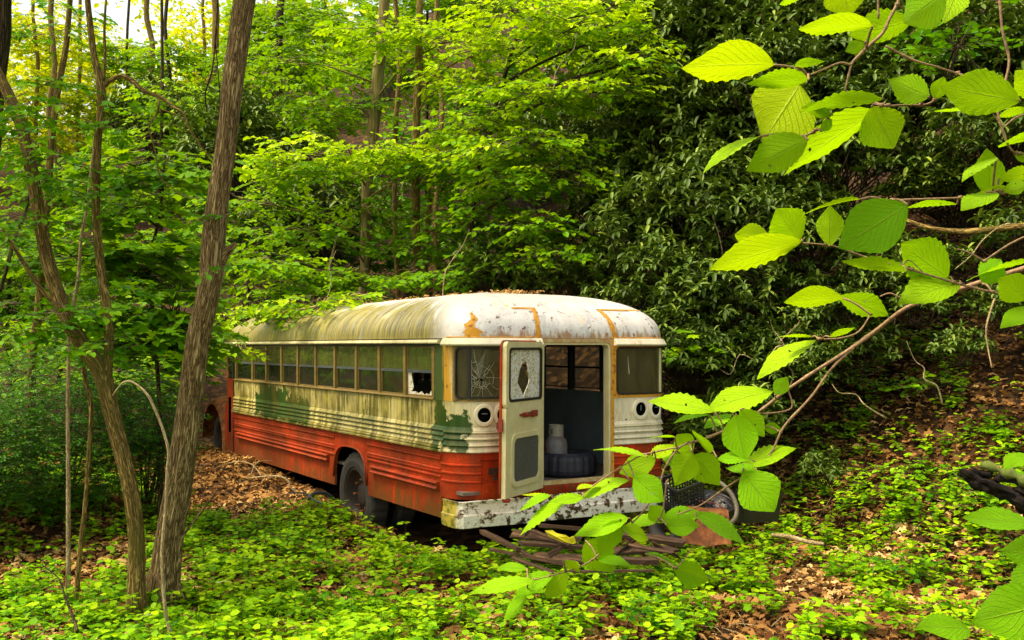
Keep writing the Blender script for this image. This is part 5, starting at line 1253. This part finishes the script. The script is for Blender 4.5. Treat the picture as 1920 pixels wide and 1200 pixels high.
for q, (a, b, wd, d0, d1, lab) in enumerate([((940, 1012), (1010, 1050), .05, 8.7, 8.3, 'short split stick leaning in the left of the lumber pile'), ((1090, 1005), (1030, 1040), .045, 8.8, 8.4, 'short crossing stick beside the yellow scrap'), ((1200, 1005), (1150, 1045), .05, 8.9, 8.4, 'short stick crossing the timbers on the right of the pile'), ((960, 1045), (1050, 1078), .05, 8.2, 8.0, 'rotten slat on the ground before the pile'), ((1225, 1020), (1275, 1045), .07, 8.8, 8.5, 'broken block end at the far right of the pile'), ((985, 1010), (995, 985), .05, 8.8, 8.9, 'upright splinter under the bumper left half')]): plank(px(*a, d0), px(*b, d1), wd, .014, lab, roll=q)
mb = MB(); vs = []
c0 = px(1022, 996, 8.45)
out = [(0, 0), (.06, -.01), (.10, -.03), (.17, -.03), (.20, -.055), (.235, -.05), (.255, -.11), (.23, -.115), (.19, -.095), (.13, -.085), (.07, -.075), (.03, -.055)]
for t_h in (.0, .006): vs += [(u, -v*.4+.02*math.sin(u*20), v+t_h+.01*math.sin(u*30)) for u, v in out]
n = len(out); mb.add(vs, [tuple(range(n))[::-1], tuple(range(n, 2*n))]+[(i, (i+1) % n, n+(i+1) % n, n+i) for i in range(n)])
o = mb.build('yellow_scrap', MAT['yellow_sheet']); o.location = c0; tag(o, 'torn bright yellow scrap with dark blotches lying on the lumber', 'scrap')
# black mesh crate
cr = empty('mesh_crate', px(1278, 960, 9.6), .5); cr.rotation_euler = (.22, -.25, .5); tag(cr, 'black plastic mesh crate leaning beside the right end of the bumper', 'crate')
mb = MB(); cw, ch, cd = .30, .30, .30
for k in range(9):
    q = -cw/2+cw*k/8
    mb.box((q, -cd/2, ch/2), (.009, .008, ch)).box((0, -cd/2-.001, .005+ch*k/8), (cw, .008, .009)).box((q, cd/2, ch/2), (.009, .008, ch)).box((0, cd/2+.001, .005+ch*k/8), (cw, .008, .009))
    mb.box((cw/2, q, ch/2), (.008, .009, ch)).box((cw/2+.001, 0, .005+ch*k/8), (.008, cd, .009)).box((-cw/2, q, ch/2), (.008, .009, ch)).box((-cw/2-.001, 0, .005+ch*k/8), (.008, cd, .009))
mb.box((0, 0, .0), (cw, cd, .01)); mb.build('lattice', MAT['black_plastic'], cr)
mb = MB()
for sx, sy, lx, ly in ((0, -1, cw+.03, .02), (0, 1, cw+.03, .02), (-1, 0, .02, cd-.01), (1, 0, .02, cd-.01)): mb.box((sx*(cw/2+.005), sy*(cd/2+.005), ch+.012), (lx, ly, .026))
mb.build('rim', MAT['black_plastic'], cr)
# black tub, open topped
tb = empty('black_tub', px(1412, 975, 10.1), .35); tag(tb, 'open black plastic tub at the foot of the bank right of the rusty sheet', 'tub')
def tray(l, w, h, t): 
    mb = MB()
    o = [(-l/2, -w/2), (l/2, -w/2), (l/2, w/2), (-l/2, w/2)]; sc_ = lambda P, k, z: [(x*k, y*k, z) for x, y in P]
    i_ = [(x-math.copysign(t, x), y-math.copysign(t, y)) for x, y in o]
    vs = sc_(o, .86, 0)+sc_(o, 1, h)+sc_(i_, 1, h)+sc_(i_, .86, .02)
    fs = [(3, 2, 1, 0), (12, 13, 14, 15)]
    for a in range(3): fs += [(a*4+k, a*4+(k+1) % 4, (a+1)*4+(k+1) % 4, (a+1)*4+k) for k in range(4)]
    mb.add(vs, fs); return mb
tray(.44, .34, .26, .012).build('tub_body', MAT['black_plastic'], tb)
mb = MB(); frame_ring(lambda u, v, o: Vector((u, v, .262+o)), -.235, .235, -.185, .185, .02, .015, .022, -.01, .008, mb); mb.build('rim', MAT['black_plastic'], tb)
# rusty sheet
mb = MB(); vs = []; nx_, nz_ = 10, 8
for th in (0, .006):
    for i in range(nx_+1):
        for k in range(nz_+1):
            u, v = i/nx_, k/nz_; vs.append(((u-.5)*.46, .02*math.sin(u*5)+.05*v+th, v*(.34-.06*abs(u-.4))+.01*math.sin(u*9)))
m_ = nz_+1; N_ = (nx_+1)*m_
fs = [(i*m_+k, (i+1)*m_+k, (i+1)*m_+k+1, i*m_+k+1) for i in range(nx_) for k in range(nz_)]; fs += [tuple(q+N_ for q in f[::-1]) for f in fs]
for k in range(nz_): fs += [(k, k+1, N_+k+1, N_+k), (nx_*m_+k, N_+nx_*m_+k, N_+nx_*m_+k+1, nx_*m_+k+1)]
for i in range(nx_): fs += [(i*m_, N_+i*m_, N_+(i+1)*m_, (i+1)*m_), (i*m_+nz_, (i+1)*m_+nz_, N_+(i+1)*m_+nz_, N_+i*m_+nz_)]
mb.add(vs, fs); o = mb.build('rusty_sheet', MAT['rust']); o.location = px(1325, 1022, 9.1); o.rotation_euler = (-.15, .05, .25); tag(o, 'bent rusty metal sheet standing on the leaves beside the bumper', 'metal sheet')
# wash-tub of scrap with hose round it
sp = empty('scrap_basin', px(1330, 960, 9.6)); sp.rotation_euler = (.35, .1, 0); tag(sp, 'shallow round basin full of wires and broken scrap by the crate', 'basin')
MB().lathe([(0, .0), (.17, .0), (.21, .10), (.225, .11), (.215, .12), (.20, .11), (.165, .02), (0, .02)], (0, 0, 0), 'Z', 32).build('basin_body', MAT['black_plastic'], sp, True)
mb = MB(); rs = random.Random(3)
for k in range(46):
    th = rs.uniform(0, 6.28); q = rs.uniform(0, .15); s_ = rs.uniform(.015, .04)
    mb.box((math.cos(th)*q, math.sin(th)*q, rs.uniform(.03, .11)), (s_, s_*rs.uniform(.5, 1), s_*.6), Vector((0, 0, 1)).rotation_difference(Vector((rs.gauss(0, 1), rs.gauss(0, 1), 1)).normalized()).to_matrix())
o = mb.build('scrap_filling', MAT['gravel_scrap'], sp); o['kind'] = 'stuff'
mb = MB()
for k in range(7): a0 = Vector((rs.uniform(-.16, .0), rs.uniform(-.1, .1), .13)); mb.tube(smooth_line([a0, a0+Vector((.07, .03, .03)), a0+Vector((rs.uniform(.12, .2), rs.uniform(-.1, .1), -.01))], 3), .003, 4)
mb.build('wires', MAT['chrome_wire'], sp)
MB().tube([(-.15, -.05, .13), (.02, -.1, .15), (.08, -.12, .12)], .004, 5).build('red_wire', MAT['red_latch'], sp)
o = MB().tube(smooth_line([px(1340, 1000, 9.2), px(1376, 975, 9.4), (px(1380, 945, 9.5)), px(1362, 915, 9.6), px(1338, 900, 9.7), px(1318, 905, 9.8)], 5), .022, 8).build('old_hose', MAT['hose_rubber'], None, True); tag(o, 'thick tan hose curving over the scrap basin', 'hose')
o = MB().lathe([(.12, -.05), (.15, -.08), (.2, -.08), (.22, -.03), (.22, .03), (.2, .08), (.15, .08), (.12, .05)], (0, 0, 0), 'X', 32, True).build('small_tyre', MAT['tyre_rubber'], None, True)
o.location = px(1255, 985, 9.7); o.rotation_euler = (0, .2, .6); tag(o, 'small dark tyre half hidden under the right end of the bumper', 'tyre')
# ground hose and sticks by the rear wheel
def stick(pts, r, label, name='fallen_branch', mat='bark_pale', cat='branch', d=None):
    P = smooth_line([px(a, b, c) for a, b, c in pts], 4); rr_ = smooth_vals(r if hasattr(r, '__len__') else [r]*len(pts), 4)
    off = P[0].copy(); o = MB().tube([p-off for p in P], rr_, 7).build(name, MAT[mat], None, True); o.location = off; tag(o, label, cat); return o
stick([(462, 897, 12.9), (500, 893, 12.4), (527, 894, 12.0), (541, 903, 11.6), (545, 913, 11.3), (556, 924, 11.1)], [.008, .011, .012, .012, .011, .009], 'bent bare branch lying along the ground left of the rear wheel')
stick([(543, 924, 11.3), (572, 925, 11.2), (590, 938, 11.0), (604, 944, 10.9)], .010, 'grey hose end lying by the rear wheel', 'ground_hose', 'blue_hose', 'hose')
stick([(580, 935, 11.1), (590, 925, 11.3), (612, 926, 11.5), (625, 935, 11.6)], .022, 'bluish hose loop under the bus beside the rear wheel', 'ground_hose', 'blue_hose', 'hose')
stick([(404, 878, 13.6), (430, 868, 13.8), (455, 866, 13.6), (475, 873, 13.4), (490, 892, 13.0)], .007, 'thin twig arching over the ground beneath the bus front', mat='bark_pale')
stick([(470, 892, 13.0), (478, 872, 13.3), (490, 865, 13.5), (512, 864, 13.6)], .006, 'short forked twig beside the front of the bus skirt')
stick([(1447, 1003, 8.3), (1480, 1006, 8.2), (1510, 1015, 8.1), (1545, 1020, 8.0)], [.014, .018, .018, .012], 'short grey stick lying among the seedlings below the black tub', mat='bark_pale')
stick([(80, 1060, 6.9), (110, 1085, 6.8), (122, 1120, 6.7), (138, 1160, 6.6), (145, 1185, 6.5)], [.004, .006, .008, .010, .012], 'dark crooked twig standing in the lower left corner', mat='bark_dark')
stick([(1700, 413, 10.6), (1745, 428, 10.5), (1800, 434, 10.4), (1860, 430, 10.3), (1925, 424, 10.2), (1990, 430, 10.1)], [.018, .024, .028, .03, .034, .04], 'mossy dead limb arching across the dark bank', 'dead_limb', 'bark_olive')
stick([(1790, 505, 9.9), (1820, 480, 9.9), (1845, 448, 9.9), (1880, 422, 9.9), (1905, 420, 9.9)], [.004, .006, .007, .006, .005], 'thin looping twig hanging from the dead limb', mat='bark_pale')
stick([(1865, 560, 9.5), (1850, 610, 9.4), (1852, 650, 9.4), (1860, 690, 9.3)], [.010, .009, .007, .004], 'bare grey twig hanging down the right bank', mat='bark_pale')
for a, b, dd, dx, dy, lab in ((1283, 345, 12.6, 40, 150, 'bare pale twig rising among the rhododendrons above the roof dome'), (1330, 360, 12.0, 26, 190, 'crooked bare twig in the rhododendrons right of the bus roof'), (1500, 600, 10.9, -60, 90, 'thin bare twig in the dark hollow of the bank'), (1445, 600, 10.9, 50, 120, 'bare twig curving down into the dark hollow'), (1225, 220, 13.6, 60, 110, 'pale twig among the rhododendrons beside the bright layers'), (880, 430, 13.4, -70, 150, 'dark bent twig above the middle of the roof'), (630, 470, 13.0, -22, 120, 'pale leafless twig standing up from behind the roof'), (1080, 60, 13.2, -55, 120, 'pale twig in the topmost bright leaves'), (1700, 640, 9.9, 70, 110, 'bare twig lying down the right bank'), (1560, 720, 10.0, 90, 60, 'thin dead twig across the bank under the hazel'), (1320, 700, 11.0, 120, -30, 'level dead twig beside the rear corner of the bus')):
    P = [(a, b, dd)]; 
    for q in range(1, 6): P.append((a+dx*q/5+RS.normal(0, 7), b+dy*q/5+RS.normal(0, 7), dd+RS.normal(0, .03)))
    stick(P, [.003, .005, .006, .007, .008, .009], lab, 'bare_twig', 'bark_pale', 'twig')
# charred log
a, b = px(1800, 862, 9.0), px(1990, 925, 8.5); a.z -= .07; b.z -= .07; root = empty('charred_log', a); tag(root, 'charred black rotten log with moss lying on the right bank', 'log')
P = smooth_line([Vector((0, 0, 0)), (b-a)*.35+Vector((0, 0, .03)), (b-a)*.7, b-a], 6)
mb = MB(); ax_ = (b-a)
for q in range(15):
    s0_ = RS.uniform(-.06, .75); s1_ = s0_+RS.uniform(.18, .5); of = Vector((0, RS.normal(0, .07), RS.normal(-.05, .07)))
    p0, p1 = ax_*s0_+of, ax_*s1_+of+Vector((0, RS.normal(0, .05), RS.normal(0, .05)))
    r_ = RS.uniform(.02, .06); nn = 9; pts = [p0.lerp(p1, k/nn) for k in range(nn+1)]
    mb.tube(pts, [r_*(.35 if k in (0, nn) else 1)*RS.uniform(.75, 1.15) for k in range(nn+1)], 9)
mb.v = [tuple(Vector(v)+mnoise.noise_vector(Vector(v)*8)*.035+mnoise.noise_vector(Vector(v)*24)*.018) for v in mb.v]
mb.build('log_body', MAT['charred_wood'], root)
mb = MB(); mb.tube([p+Vector((0, .02, .07)) for p in P[4:]], [.02+.045*(i % 3 > 0)*math.sin((i+1)/len(P[4:])*3) for i in range(len(P[4:]))], 10); mb.v = [tuple(Vector(v)+Vector((0, 0, 1))*.03*mnoise.noise(Vector(v)*14)) for v in mb.v]; mb.build('moss_patch', MAT['moss'], root, True)
# ferns and flowers
def fern(c, label, R_=.22, nf=8):
    c = Vector(c); root = empty('fern', c); tag(root, label, 'fern', 'ferns')
    for k in range(nf):
        az = 2*PI*k/nf+RS.uniform(-.3, .3); L = R_*RS.uniform(.8, 1.2); n = 15
        f = (np.arange(n)+1)/n; cx = f*L*math.cos(az); cy = f*L*math.sin(az); cz = L*(.75*f-.62*f*f)
        P = np.stack([cx, cy, cz], 1); P = np.concatenate([P, P]); ln = np.tile(L*.34*np.sin(np.pi*np.clip(f*.9+.08, 0, 1)), 2)
        hd = np.concatenate([np.full(n, az+1.25), np.full(n, az-1.25)]); D, S, N = rot_dirs(hd, np.full(2*n, -.1)+RS.normal(0, .08, 2*n), np.zeros(2*n))
        tw = MB().tube([(0, 0, 0)]+[(cx[i], cy[i], cz[i]) for i in range(0, n, 3)], .0016, 3, False)
        leaf_mesh('frond', T_NARROW, P, D, S, N, ln, np.full(2*n, .012), np.full(2*n, .55), MAT['herb'], root, tw)
for a, b, d, lab in ((545, 1130, 6.4, 'feathery fern in the foreground left of centre'), (600, 1150, 6.2, 'fern in the foreground nearest the bottom edge'), (1870, 815, 9.2, 'small fern above the charred log'), (260, 1125, 7.0, 'fern at the foot of the forked tree'), (470, 1170, 6.2, 'low fern at the bottom edge right of the arched sapling')):
    c = gp(a, b, .03, 5.5); fern(c, lab)
def flower(a, b, label):
    c = gp(a, b, .14, 5.5); root = empty('wildflower', (c.x, c.y, h1(c.x, c.y))); tag(root, label, 'flower', 'tiny white wildflowers')
    z = c.z-root.location.z
    MB().tube([(0, 0, 0), (.01, 0, z)], .0018, 4).build('stem', MAT['herb'], root)
    mb = MB()
    for q in range(4):
        ox, oy = RS.normal(0, .018), RS.normal(0, .018)
        for k in range(4):
            th = PI/2*k; mb.add([(ox, oy, z), (ox+.011*math.cos(th-.45), oy+.011*math.sin(th-.45), z+.003), (ox+.015*math.cos(th), oy+.015*math.sin(th), z+.002), (ox+.011*math.cos(th+.45), oy+.011*math.sin(th+.45), z+.003)], [(0, 1, 2, 3)])
    mb.build('petals', MAT['petal_white'], root)
for a, b, lab in ((290, 1042, 'tiny white flower between the two near trunks'), (407, 1092, 'white flower right of the leaning tree base'), (275, 1153, 'white flower left of the arched sapling foot'), (252, 1120, 'white flower under the forked tree'), (1668, 1072, 'white flower in the right foreground seedlings')): flower(a, b, lab)
# ================================================================ foreground hazel branches
def big_leaf(parent, base, tip, wpx, d, tint, seed, under=False):
    rs = random.Random(seed)
    dz = rs.uniform(-.035, .035)
    P0 = px(*base, d); P1 = px(*tip, d+dz)
    ax = P1-P0; L = ax.length; a = ax.normalized()
    Wp = wpx/F*d; Wr = max(Wp, L*.58)*.97
    ct = min(1, Wp*.97/Wr); tilt = math.acos(ct)
    cam = (Vector((0, 0, EYE))-(P0+P1)/2).normalized()
    nv = (cam-a*cam.dot(a)).normalized()
    s0 = a.cross(nv).normalized()
    # tilt so that the upper face leans toward the sky
    best = None
    for sg in (1, -1):
        s = s0*math.cos(tilt*sg)+nv*math.sin(tilt*sg); n = nv*math.cos(tilt*sg)-s0*math.sin(tilt*sg)
        if best is None or abs(n.z) > abs(best[1].z): best = (s, n)
    s, n = best
    if n.z < 0: n = -n; s = -s
    nl, nw = 36, 5
    vs = []; uv = []; bend = rs.uniform(.02, .20)*L; fold = rs.uniform(.04, .30); tw = rs.uniform(-.45, .45); hole = (rs.uniform(.3, .8), rs.uniform(-.7, .7)) if rs.random() < .35 else None; asym = rs.uniform(-.06, .06)
    obl = rs.uniform(.42, .52); ph = rs.uniform(0, 6)
    for i in range(nl+1):
        t = i/nl
        w = (math.sin(PI*t**(math.log(.5)/math.log(obl)))**.72 if 0 < t < 1 else 0)
        w *= 1-.42*max(0, (t-.58)/.42)**1.25
        teeth = 1+(.085*(1-2*abs(((t*9.3+ph) % 1)-.5))+.02*math.sin(t*60+ph))*(1 if .08 < t < .96 else 0)
        for k in range(-nw, nw+1):
            v = k/nw; e = teeth if abs(v) > .95 else 1
            hw = Wr/2*w*(1+asym*(1 if v > 0 else -1))
            y = v*hw*e
            sw = abs(v)*w*.05*L                                      # side veins sweep forward
            z = -bend*(t*t)+fold*abs(y)-.35*fold*abs(y)*abs(v)+.010*L*math.sin((t-abs(v)*.4*.45)*9*2*PI)*abs(v)*w+tw*y*t*.6+.012*L*mnoise.noise(Vector((t*3+seed, v*1.5, 0)))
            vs.append(P0+a*(t*L+sw*(1-t))+s*y+n*z); uv.append((t, v))
    m = 2*nw+1
    fs = [(i*m+k, (i+1)*m+k, (i+1)*m+k+1, i*m+k+1) for i in range(nl) for k in range(2*nw)]
    if hole:
        ci, ck = int(hole[0]*nl), int((hole[1]+1)*nw); fs = [f for f in fs if not (f[0]//m == ci and f[0] % m == ck)]
    off = parent.location
    mb = MB(); mb.add([v-off for v in vs], fs, uv); o = mb.build('leaf', MAT['hazel'], parent, True)
    at = o.data.attributes.new('rnd', 'FLOAT', 'POINT'); at.data.foreach_set('value', np.full(len(o.data.vertices), tint, np.float32))
    return P0
def hazel(label, d, stems, leaves, seed):
    origin = px(*stems[0][0][0][:2], d)
    root = empty('hazel_branch', origin); tag(root, label, 'branch', None)
    mb = MB(); pts_all = []
    for pts, wd in stems:
        P = [px(p[0], p[1], p[2] if len(p) > 2 else d) for p in pts]; Q = smooth_line(P, 5); r = smooth_vals([w/2/F*p.y for w, p in zip(wd, P)], 5)
        mb.tube([q-origin for q in Q], [r_*(1.25 if i % 9 == 4 else 1) for i, r_ in enumerate(r)], 8); pts_all += Q
    rs = random.Random(seed)
    for i, lf in enumerate(leaves):
        base, tip, w, tint = lf[:4]; dl = lf[4] if len(lf) > 4 else d+rs.uniform(-.05, .05)
        P0 = big_leaf(root, base, tip, w, dl, min(1, max(0, tint*.8+.13+rs.uniform(-.06, .06))), seed*100+i)
        near = min(pts_all, key=lambda q: (q-P0).length)
        if (near-P0).length < .16:
            ln = smooth_line([near, near.lerp(P0, .5)+Vector((0, 0, .004)), P0], 3); mb.tube([q-origin for q in ln], [.0016]*len(ln), 6); mb.tube([near-origin-Vector((.002, 0, 0)), near-origin+Vector((.003, 0, .001))], .0028, 6)
    st = mb.build('stem', MAT['hazel_bark'], root, True)
    return root
m = NT('hazel_bark'); nz = m.noise(m.obj(), 160, 4, .7); MAT['hazel_bark'] = m.done(m.bsdf(m.cramp(nz, [(.3, (.10, .055, .025)), (.6, (.30, .19, .09)), (.8, (.45, .33, .18))]), .7, m.bump(nz, .5, .001)))
Y, G, M = .95, .30, .62
hazel('uppermost hazel branch with the large yellow leaf hanging from the top edge', 1.35,
  [([(1700, -60), (1685, 0), (1668, 35), (1655, 62), (1630, 85), (1603, 112), (1596, 122)], [6, 6, 6, 6, 6, 6, 5]), ([(1596, 122), (1575, 118), (1545, 130), (1515, 142)], [5, 4, 4, 3]),
   ([(1596, 122), (1590, 145), (1584, 170)], [4, 4, 3]), ([(1584, 170), (1640, 196), (1700, 197), (1740, 195), (1765, 176)], [2, 3, 4, 4, 3]), ([(1555, 218), (1540, 240), (1500, 258)], [4, 4, 3]), ([(1646, -10), (1647, 35)], [5, 4]),
   ([(1660, 86), (1710, 112), (1755, 125), (1795, 138)], [5, 5, 4, 3])],
  [((1452, 122), (1274, 114), 80, Y), ((1516, 150), (1398, 153), 42, G, 1.28), ((1500, 158), (1436, 256), 128, Y, 1.38), ((1656, 186), (1500, 197), 34, G, 1.30), ((1514, 262), (1400, 316), 70, M, 1.28),
   ((1640, 208), (1462, 318), 66, M, 1.40), ((1634, 200), (1674, 275), 86, .75), ((1425, 256), (1312, 309), 12, M), ((1490, 126), (1547, 106), 20, G), ((1636, 50), (1496, 40), 34, .8), ((1710, 40), (1590, 62), 58, M), ((1578, -30), (1592, 31), 78, .75), ((1772, -14), (1688, 48), 78, M), ((1795, -24), (1776, 30), 56, M), ((1525, -14), (1460, 5), 18, M), ((1622, 80), (1586, 95), 26, .1),
   ((1742, 182), (1670, 150), 56, M), ((1752, 186), (1770, 143), 32, M), ((1914, 190), (1762, 160), 84, M, 1.3), ((1560, 215), (1504, 200), 26, M), ((1540, 246), (1560, 222), 20, M)], 1)
hazel('thin hazel twig hanging down the top right edge with small twisted leaves', 1.5,
  [([(1872, -40), (1876, 20), (1880, 60), (1892, 115), (1880, 168), (1870, 200), (1880, 245), (1902, 286), (1950, 286)], [5, 5, 5, 5, 5, 5, 5, 4, 3]), ([(1884, 255), (1870, 225), (1858, 210)], [3, 2, 2]), ([(1880, 240), (1905, 220), (1930, 212)], [3, 3, 2])],
  [((1965, 190), (1903, 128), 56, M), ((1856, 207), (1752, 198), 9, M), ((1930, 205), (1868, 213), 15, M), ((1938, 262), (1868, 258), 25, .5), ((1902, 290), (1934, 300), 18, M)], 2)
hazel('level hazel branch crossing the right side with one dark green leaf', 1.45,
  [([(1960, 345), (1905, 358), (1850, 367), (1800, 371), (1740, 373), (1660, 376)], [5, 5, 5, 4, 4, 3])],
  [((1702, 384), (1574, 464), 102, .12, 1.40), ((1612, 374), (1503, 385), 10, .8), ((1795, 383), (1700, 380), 11, .5), ((1868, 362), (1802, 376), 14, .7), ((1856, 368), (1852, 275), 54, .6), ((1868, 296), (1800, 331), 15, .6), ((1872, 335), (1942, 318), 26, .6), ((1895, 354), (1822, 363), 14, .6), ((1880, 358), (1930, 345), 28, .6)], 3)
hazel('hazel branch with round and pointed leaves across the middle right', 1.5,
  [([(1980, 575), (1920, 563), (1860, 548), (1800, 533), (1740, 515), (1690, 500), (1640, 488), (1600, 474), (1560, 461), (1500, 455)], [5, 5, 5, 4, 4, 4, 4, 3, 3, 3]), ([(1690, 500), (1705, 488), (1730, 510)], [3, 2, 2]), ([(1795, 467), (1820, 475), (1845, 490)], [3, 3, 4])],
  [((1500, 452), (1455, 390), 72, .72), ((1556, 462), (1556, 386), 50, .75), ((1504, 452), (1328, 501), 56, .85), ((1444, 446), (1374, 440), 50, .8), ((1778, 520), (1684, 452), 84, .5), ((1800, 532), (1690, 548), 44, .7), ((1700, 510), (1580, 478), 26, .6), ((1655, 470), (1600, 455), 14, .5), ((1842, 532), (1880, 482), 52, .5), ((1940, 486), (1808, 513), 18, .6), ((1930, 560), (1862, 514), 58, .55), ((1945, 578), (1876, 610), 38, .5), ((1940, 436), (1984, 460), 34, .5), ((1700, 505), (1760, 540), 22, .5)], 4)
hazel('main arching hazel branch sweeping down across the rear of the bus', 1.95,
  [([(1930, 500, 1.8), (1835, 530, 1.85), (1760, 556, 1.9), (1700, 577, 1.9), (1645, 618), (1590, 657), (1525, 698), (1470, 735), (1432, 765), (1385, 795), (1320, 823), (1275, 838), (1245, 880)], [10, 9, 9, 8, 8, 7, 6, 6, 5, 5, 5, 4, 4]),
   ([(1600, 652), (1560, 690), (1520, 745), (1470, 800), (1445, 850), (1405, 885), (1360, 915), (1312, 948), (1270, 965)], [6, 5, 5, 5, 4, 4, 4, 3, 3]),
   ([(1835, 533, 1.85), (1780, 552), (1700, 560), (1670, 550), (1650, 556)], [3, 3, 3, 3, 2]), ([(1632, 590), (1610, 622), (1575, 634), (1535, 636)], [3, 3, 3, 2]), ([(1478, 732), (1484, 765), (1440, 775), (1400, 772)], [3, 3, 3, 3]),
   ([(1275, 838), (1225, 848), (1190, 860), (1120, 905), (1085, 930), (1040, 937)], [3, 3, 3, 3, 2, 2]), ([(1245, 880), (1232, 920), (1205, 960), (1180, 985), (1150, 1010), (1110, 1050), (1060, 1072), (990, 1090)], [4, 3, 3, 3, 3, 3, 2, 2]),
   ([(1305, 960), (1302, 1000), (1296, 1030), (1268, 1066)], [3, 2, 2, 2]), ([(1250, 900), (1242, 960), (1225, 985)], [3, 3, 2]), ([(1425, 870), (1400, 860), (1395, 880)], [2, 2, 2])],
  [((1582, 560), (1470, 551), 38, .72), ((1572, 555), (1665, 582), 42, .45), ((1522, 632), (1459, 628), 9, .7), ((1556, 632), (1602, 611), 14, .6), ((1530, 638), (1413, 698), 28, .7), ((1450, 733), (1326, 751), 42, .75), ((1340, 772), (1217, 741), 38, .75), ((1330, 778), (1262, 785), 10, .6),
   ((1380, 777), (1398, 862), 66, .5), ((1388, 768), (1430, 815), 44, .5), ((1432, 800), (1464, 805), 22, .4), ((1372, 776), (1319, 801), 18, .6), ((1393, 873), (1489, 833), 32, .72), ((1393, 884), (1452, 959), 84, .38), ((1453, 740), (1477, 706), 30, .4),
   ((1296, 852), (1265, 810), 44, .5), ((1298, 848), (1268, 907), 52, .6), ((1300, 853), (1345, 905), 58, .6), ((1213, 857), (1116, 828), 16, .6), ((1230, 860), (1161, 888), 44, .6), ((1222, 860), (1262, 832), 28, .85), ((1265, 820), (1217, 812), 10, .55), ((1188, 893), (1243, 940), 56, .55),
   ((1180, 901), (1076, 924), 26, .65), ((1094, 931), (1028, 941), 22, .6), ((1032, 930), (970, 946), 16, .6), ((1028, 930), (978, 924), 8, .95), ((1082, 918), (1128, 903), 14, .9), ((1058, 943), (965, 992), 30, .6, 1.9), ((1178, 972), (1074, 1002), 42, .5), ((1162, 974), (1124, 1040), 46, .5), ((1098, 1014), (1146, 1068), 64, .45), ((1245, 980), (1216, 944), 34, .35), ((1238, 978), (1316, 955), 36, .5), ((1250, 985), (1312, 985), 40, .4), ((1302, 963), (1402, 1014), 34, .35),
   ((1262, 1066), (1332, 1090), 50, .15), ((1210, 1038), (1278, 1050), 12, .2), ((1003, 1088), (878, 1111), 34, .6), ((1038, 1076), (962, 1114), 34, .55), ((1062, 1070), (1022, 1124), 40, .6), ((988, 1113), (940, 1163), 26, .6), ((988, 1066), (930, 1062), 18, .6), ((1056, 1052), (1086, 1066), 18, .7), ((1178, 985), (1240, 965), 24, .6), ((1120, 1050), (1185, 1052), 18, .3), ((1330, 850), (1300, 800), 20, .5), ((1345, 860), (1405, 855), 22, .5), ((1420, 885), (1360, 870), 24, .4), ((1290, 870), (1240, 855), 24, .4), ((1165, 990), (1220, 1008), 26, .6)], 5)
hazel('dark leaved hazel twig entering at the lower right corner', 1.35,
  [([(2010, 1010), (1960, 1040), (1940, 1070), (1900, 1130), (1830, 1185)], [5, 5, 4, 4, 3]), ([(2000, 960), (1940, 985)], [4, 3])],
  [((1945, 986), (1806, 961), 34, .30), ((1965, 1040), (1886, 1034), 62, .22), ((1985, 1128), (1826, 1166), 104, .30), ((1818, 1180), (1724, 1166), 42, .3), ((1940, 854), (1885, 866), 27, .5), ((1950, 1060), (1900, 1118), 56, .2)], 6)
# a farther spray of small round leaves behind the upper twigs
shrub('round_leaf_spray', 'spray of small round green leaves in front of the dark top right bank', 'branch', px(1790, 60, 4.2), (.24, .2, .15), 30, .040, 'green', .8, None, T_ROUND, 9, .05, .15)

# ================================================================ camera, sky, sun
cam_d = bpy.data.cameras.new('camera'); cam = bpy.data.objects.new('camera', cam_d); COL.objects.link(cam); sc.camera = cam
cam.location = (0, 0, EYE); cam.rotation_euler = (R(90), 0, 0); cam_d.lens = 36*F/1920; cam_d.sensor_width = 36; cam_d.shift_y = (HY-600)/1920
cam_d.clip_end = 1000; cam_d.clip_start = .05
SUN_EL, SUN_AZ = 64, -105      # azimuth measured from the view direction, negative to the left
wd = bpy.data.worlds.new('World'); sc.world = wd; wd.use_nodes = True; nt = wd.node_tree
bg = nt.nodes['Background']; sky = nt.nodes.new('ShaderNodeTexSky'); sky.sky_type = 'NISHITA'; sky.sun_disc = False
sky.sun_elevation = R(SUN_EL); sky.sun_rotation = R(SUN_AZ); sky.dust_density = 3; sky.air_density = 1.0
mx = nt.nodes.new('ShaderNodeMix'); mx.data_type = 'RGBA'; mx.blend_type = 'MULTIPLY'; mx.inputs[0].default_value = 1; mx.inputs[7].default_value = (1.25, 1.0, .66, 1)   # thin warm cloud
nt.links.new(sky.outputs[0], mx.inputs[6]); nt.links.new(mx.outputs[2], bg.inputs[0]); bg.inputs[1].default_value = .15
sd = bpy.data.lights.new('sun', 'SUN'); so = bpy.data.objects.new('sun', sd); COL.objects.link(so)
sd.energy = 1.9; sd.angle = R(20); sd.color = (1, .92, .72)
az = R(SUN_AZ); v = Vector((math.sin(az)*math.cos(R(SUN_EL)), math.cos(az)*math.cos(R(SUN_EL)), math.sin(R(SUN_EL))))
so.rotation_euler = v.to_track_quat('Z', 'Y').to_euler(); so.location = (0, 0, 30)
sc.view_settings.view_transform = 'Standard'; sc.view_settings.look = 'None'; sc.view_settings.exposure = 1.5; sc.view_settings.gamma = 1
sc.cycles.max_bounces = 8; sc.cycles.transparent_max_bounces = 12; sc.cycles.diffuse_bounces = 3
sc.cycles.use_denoising = True
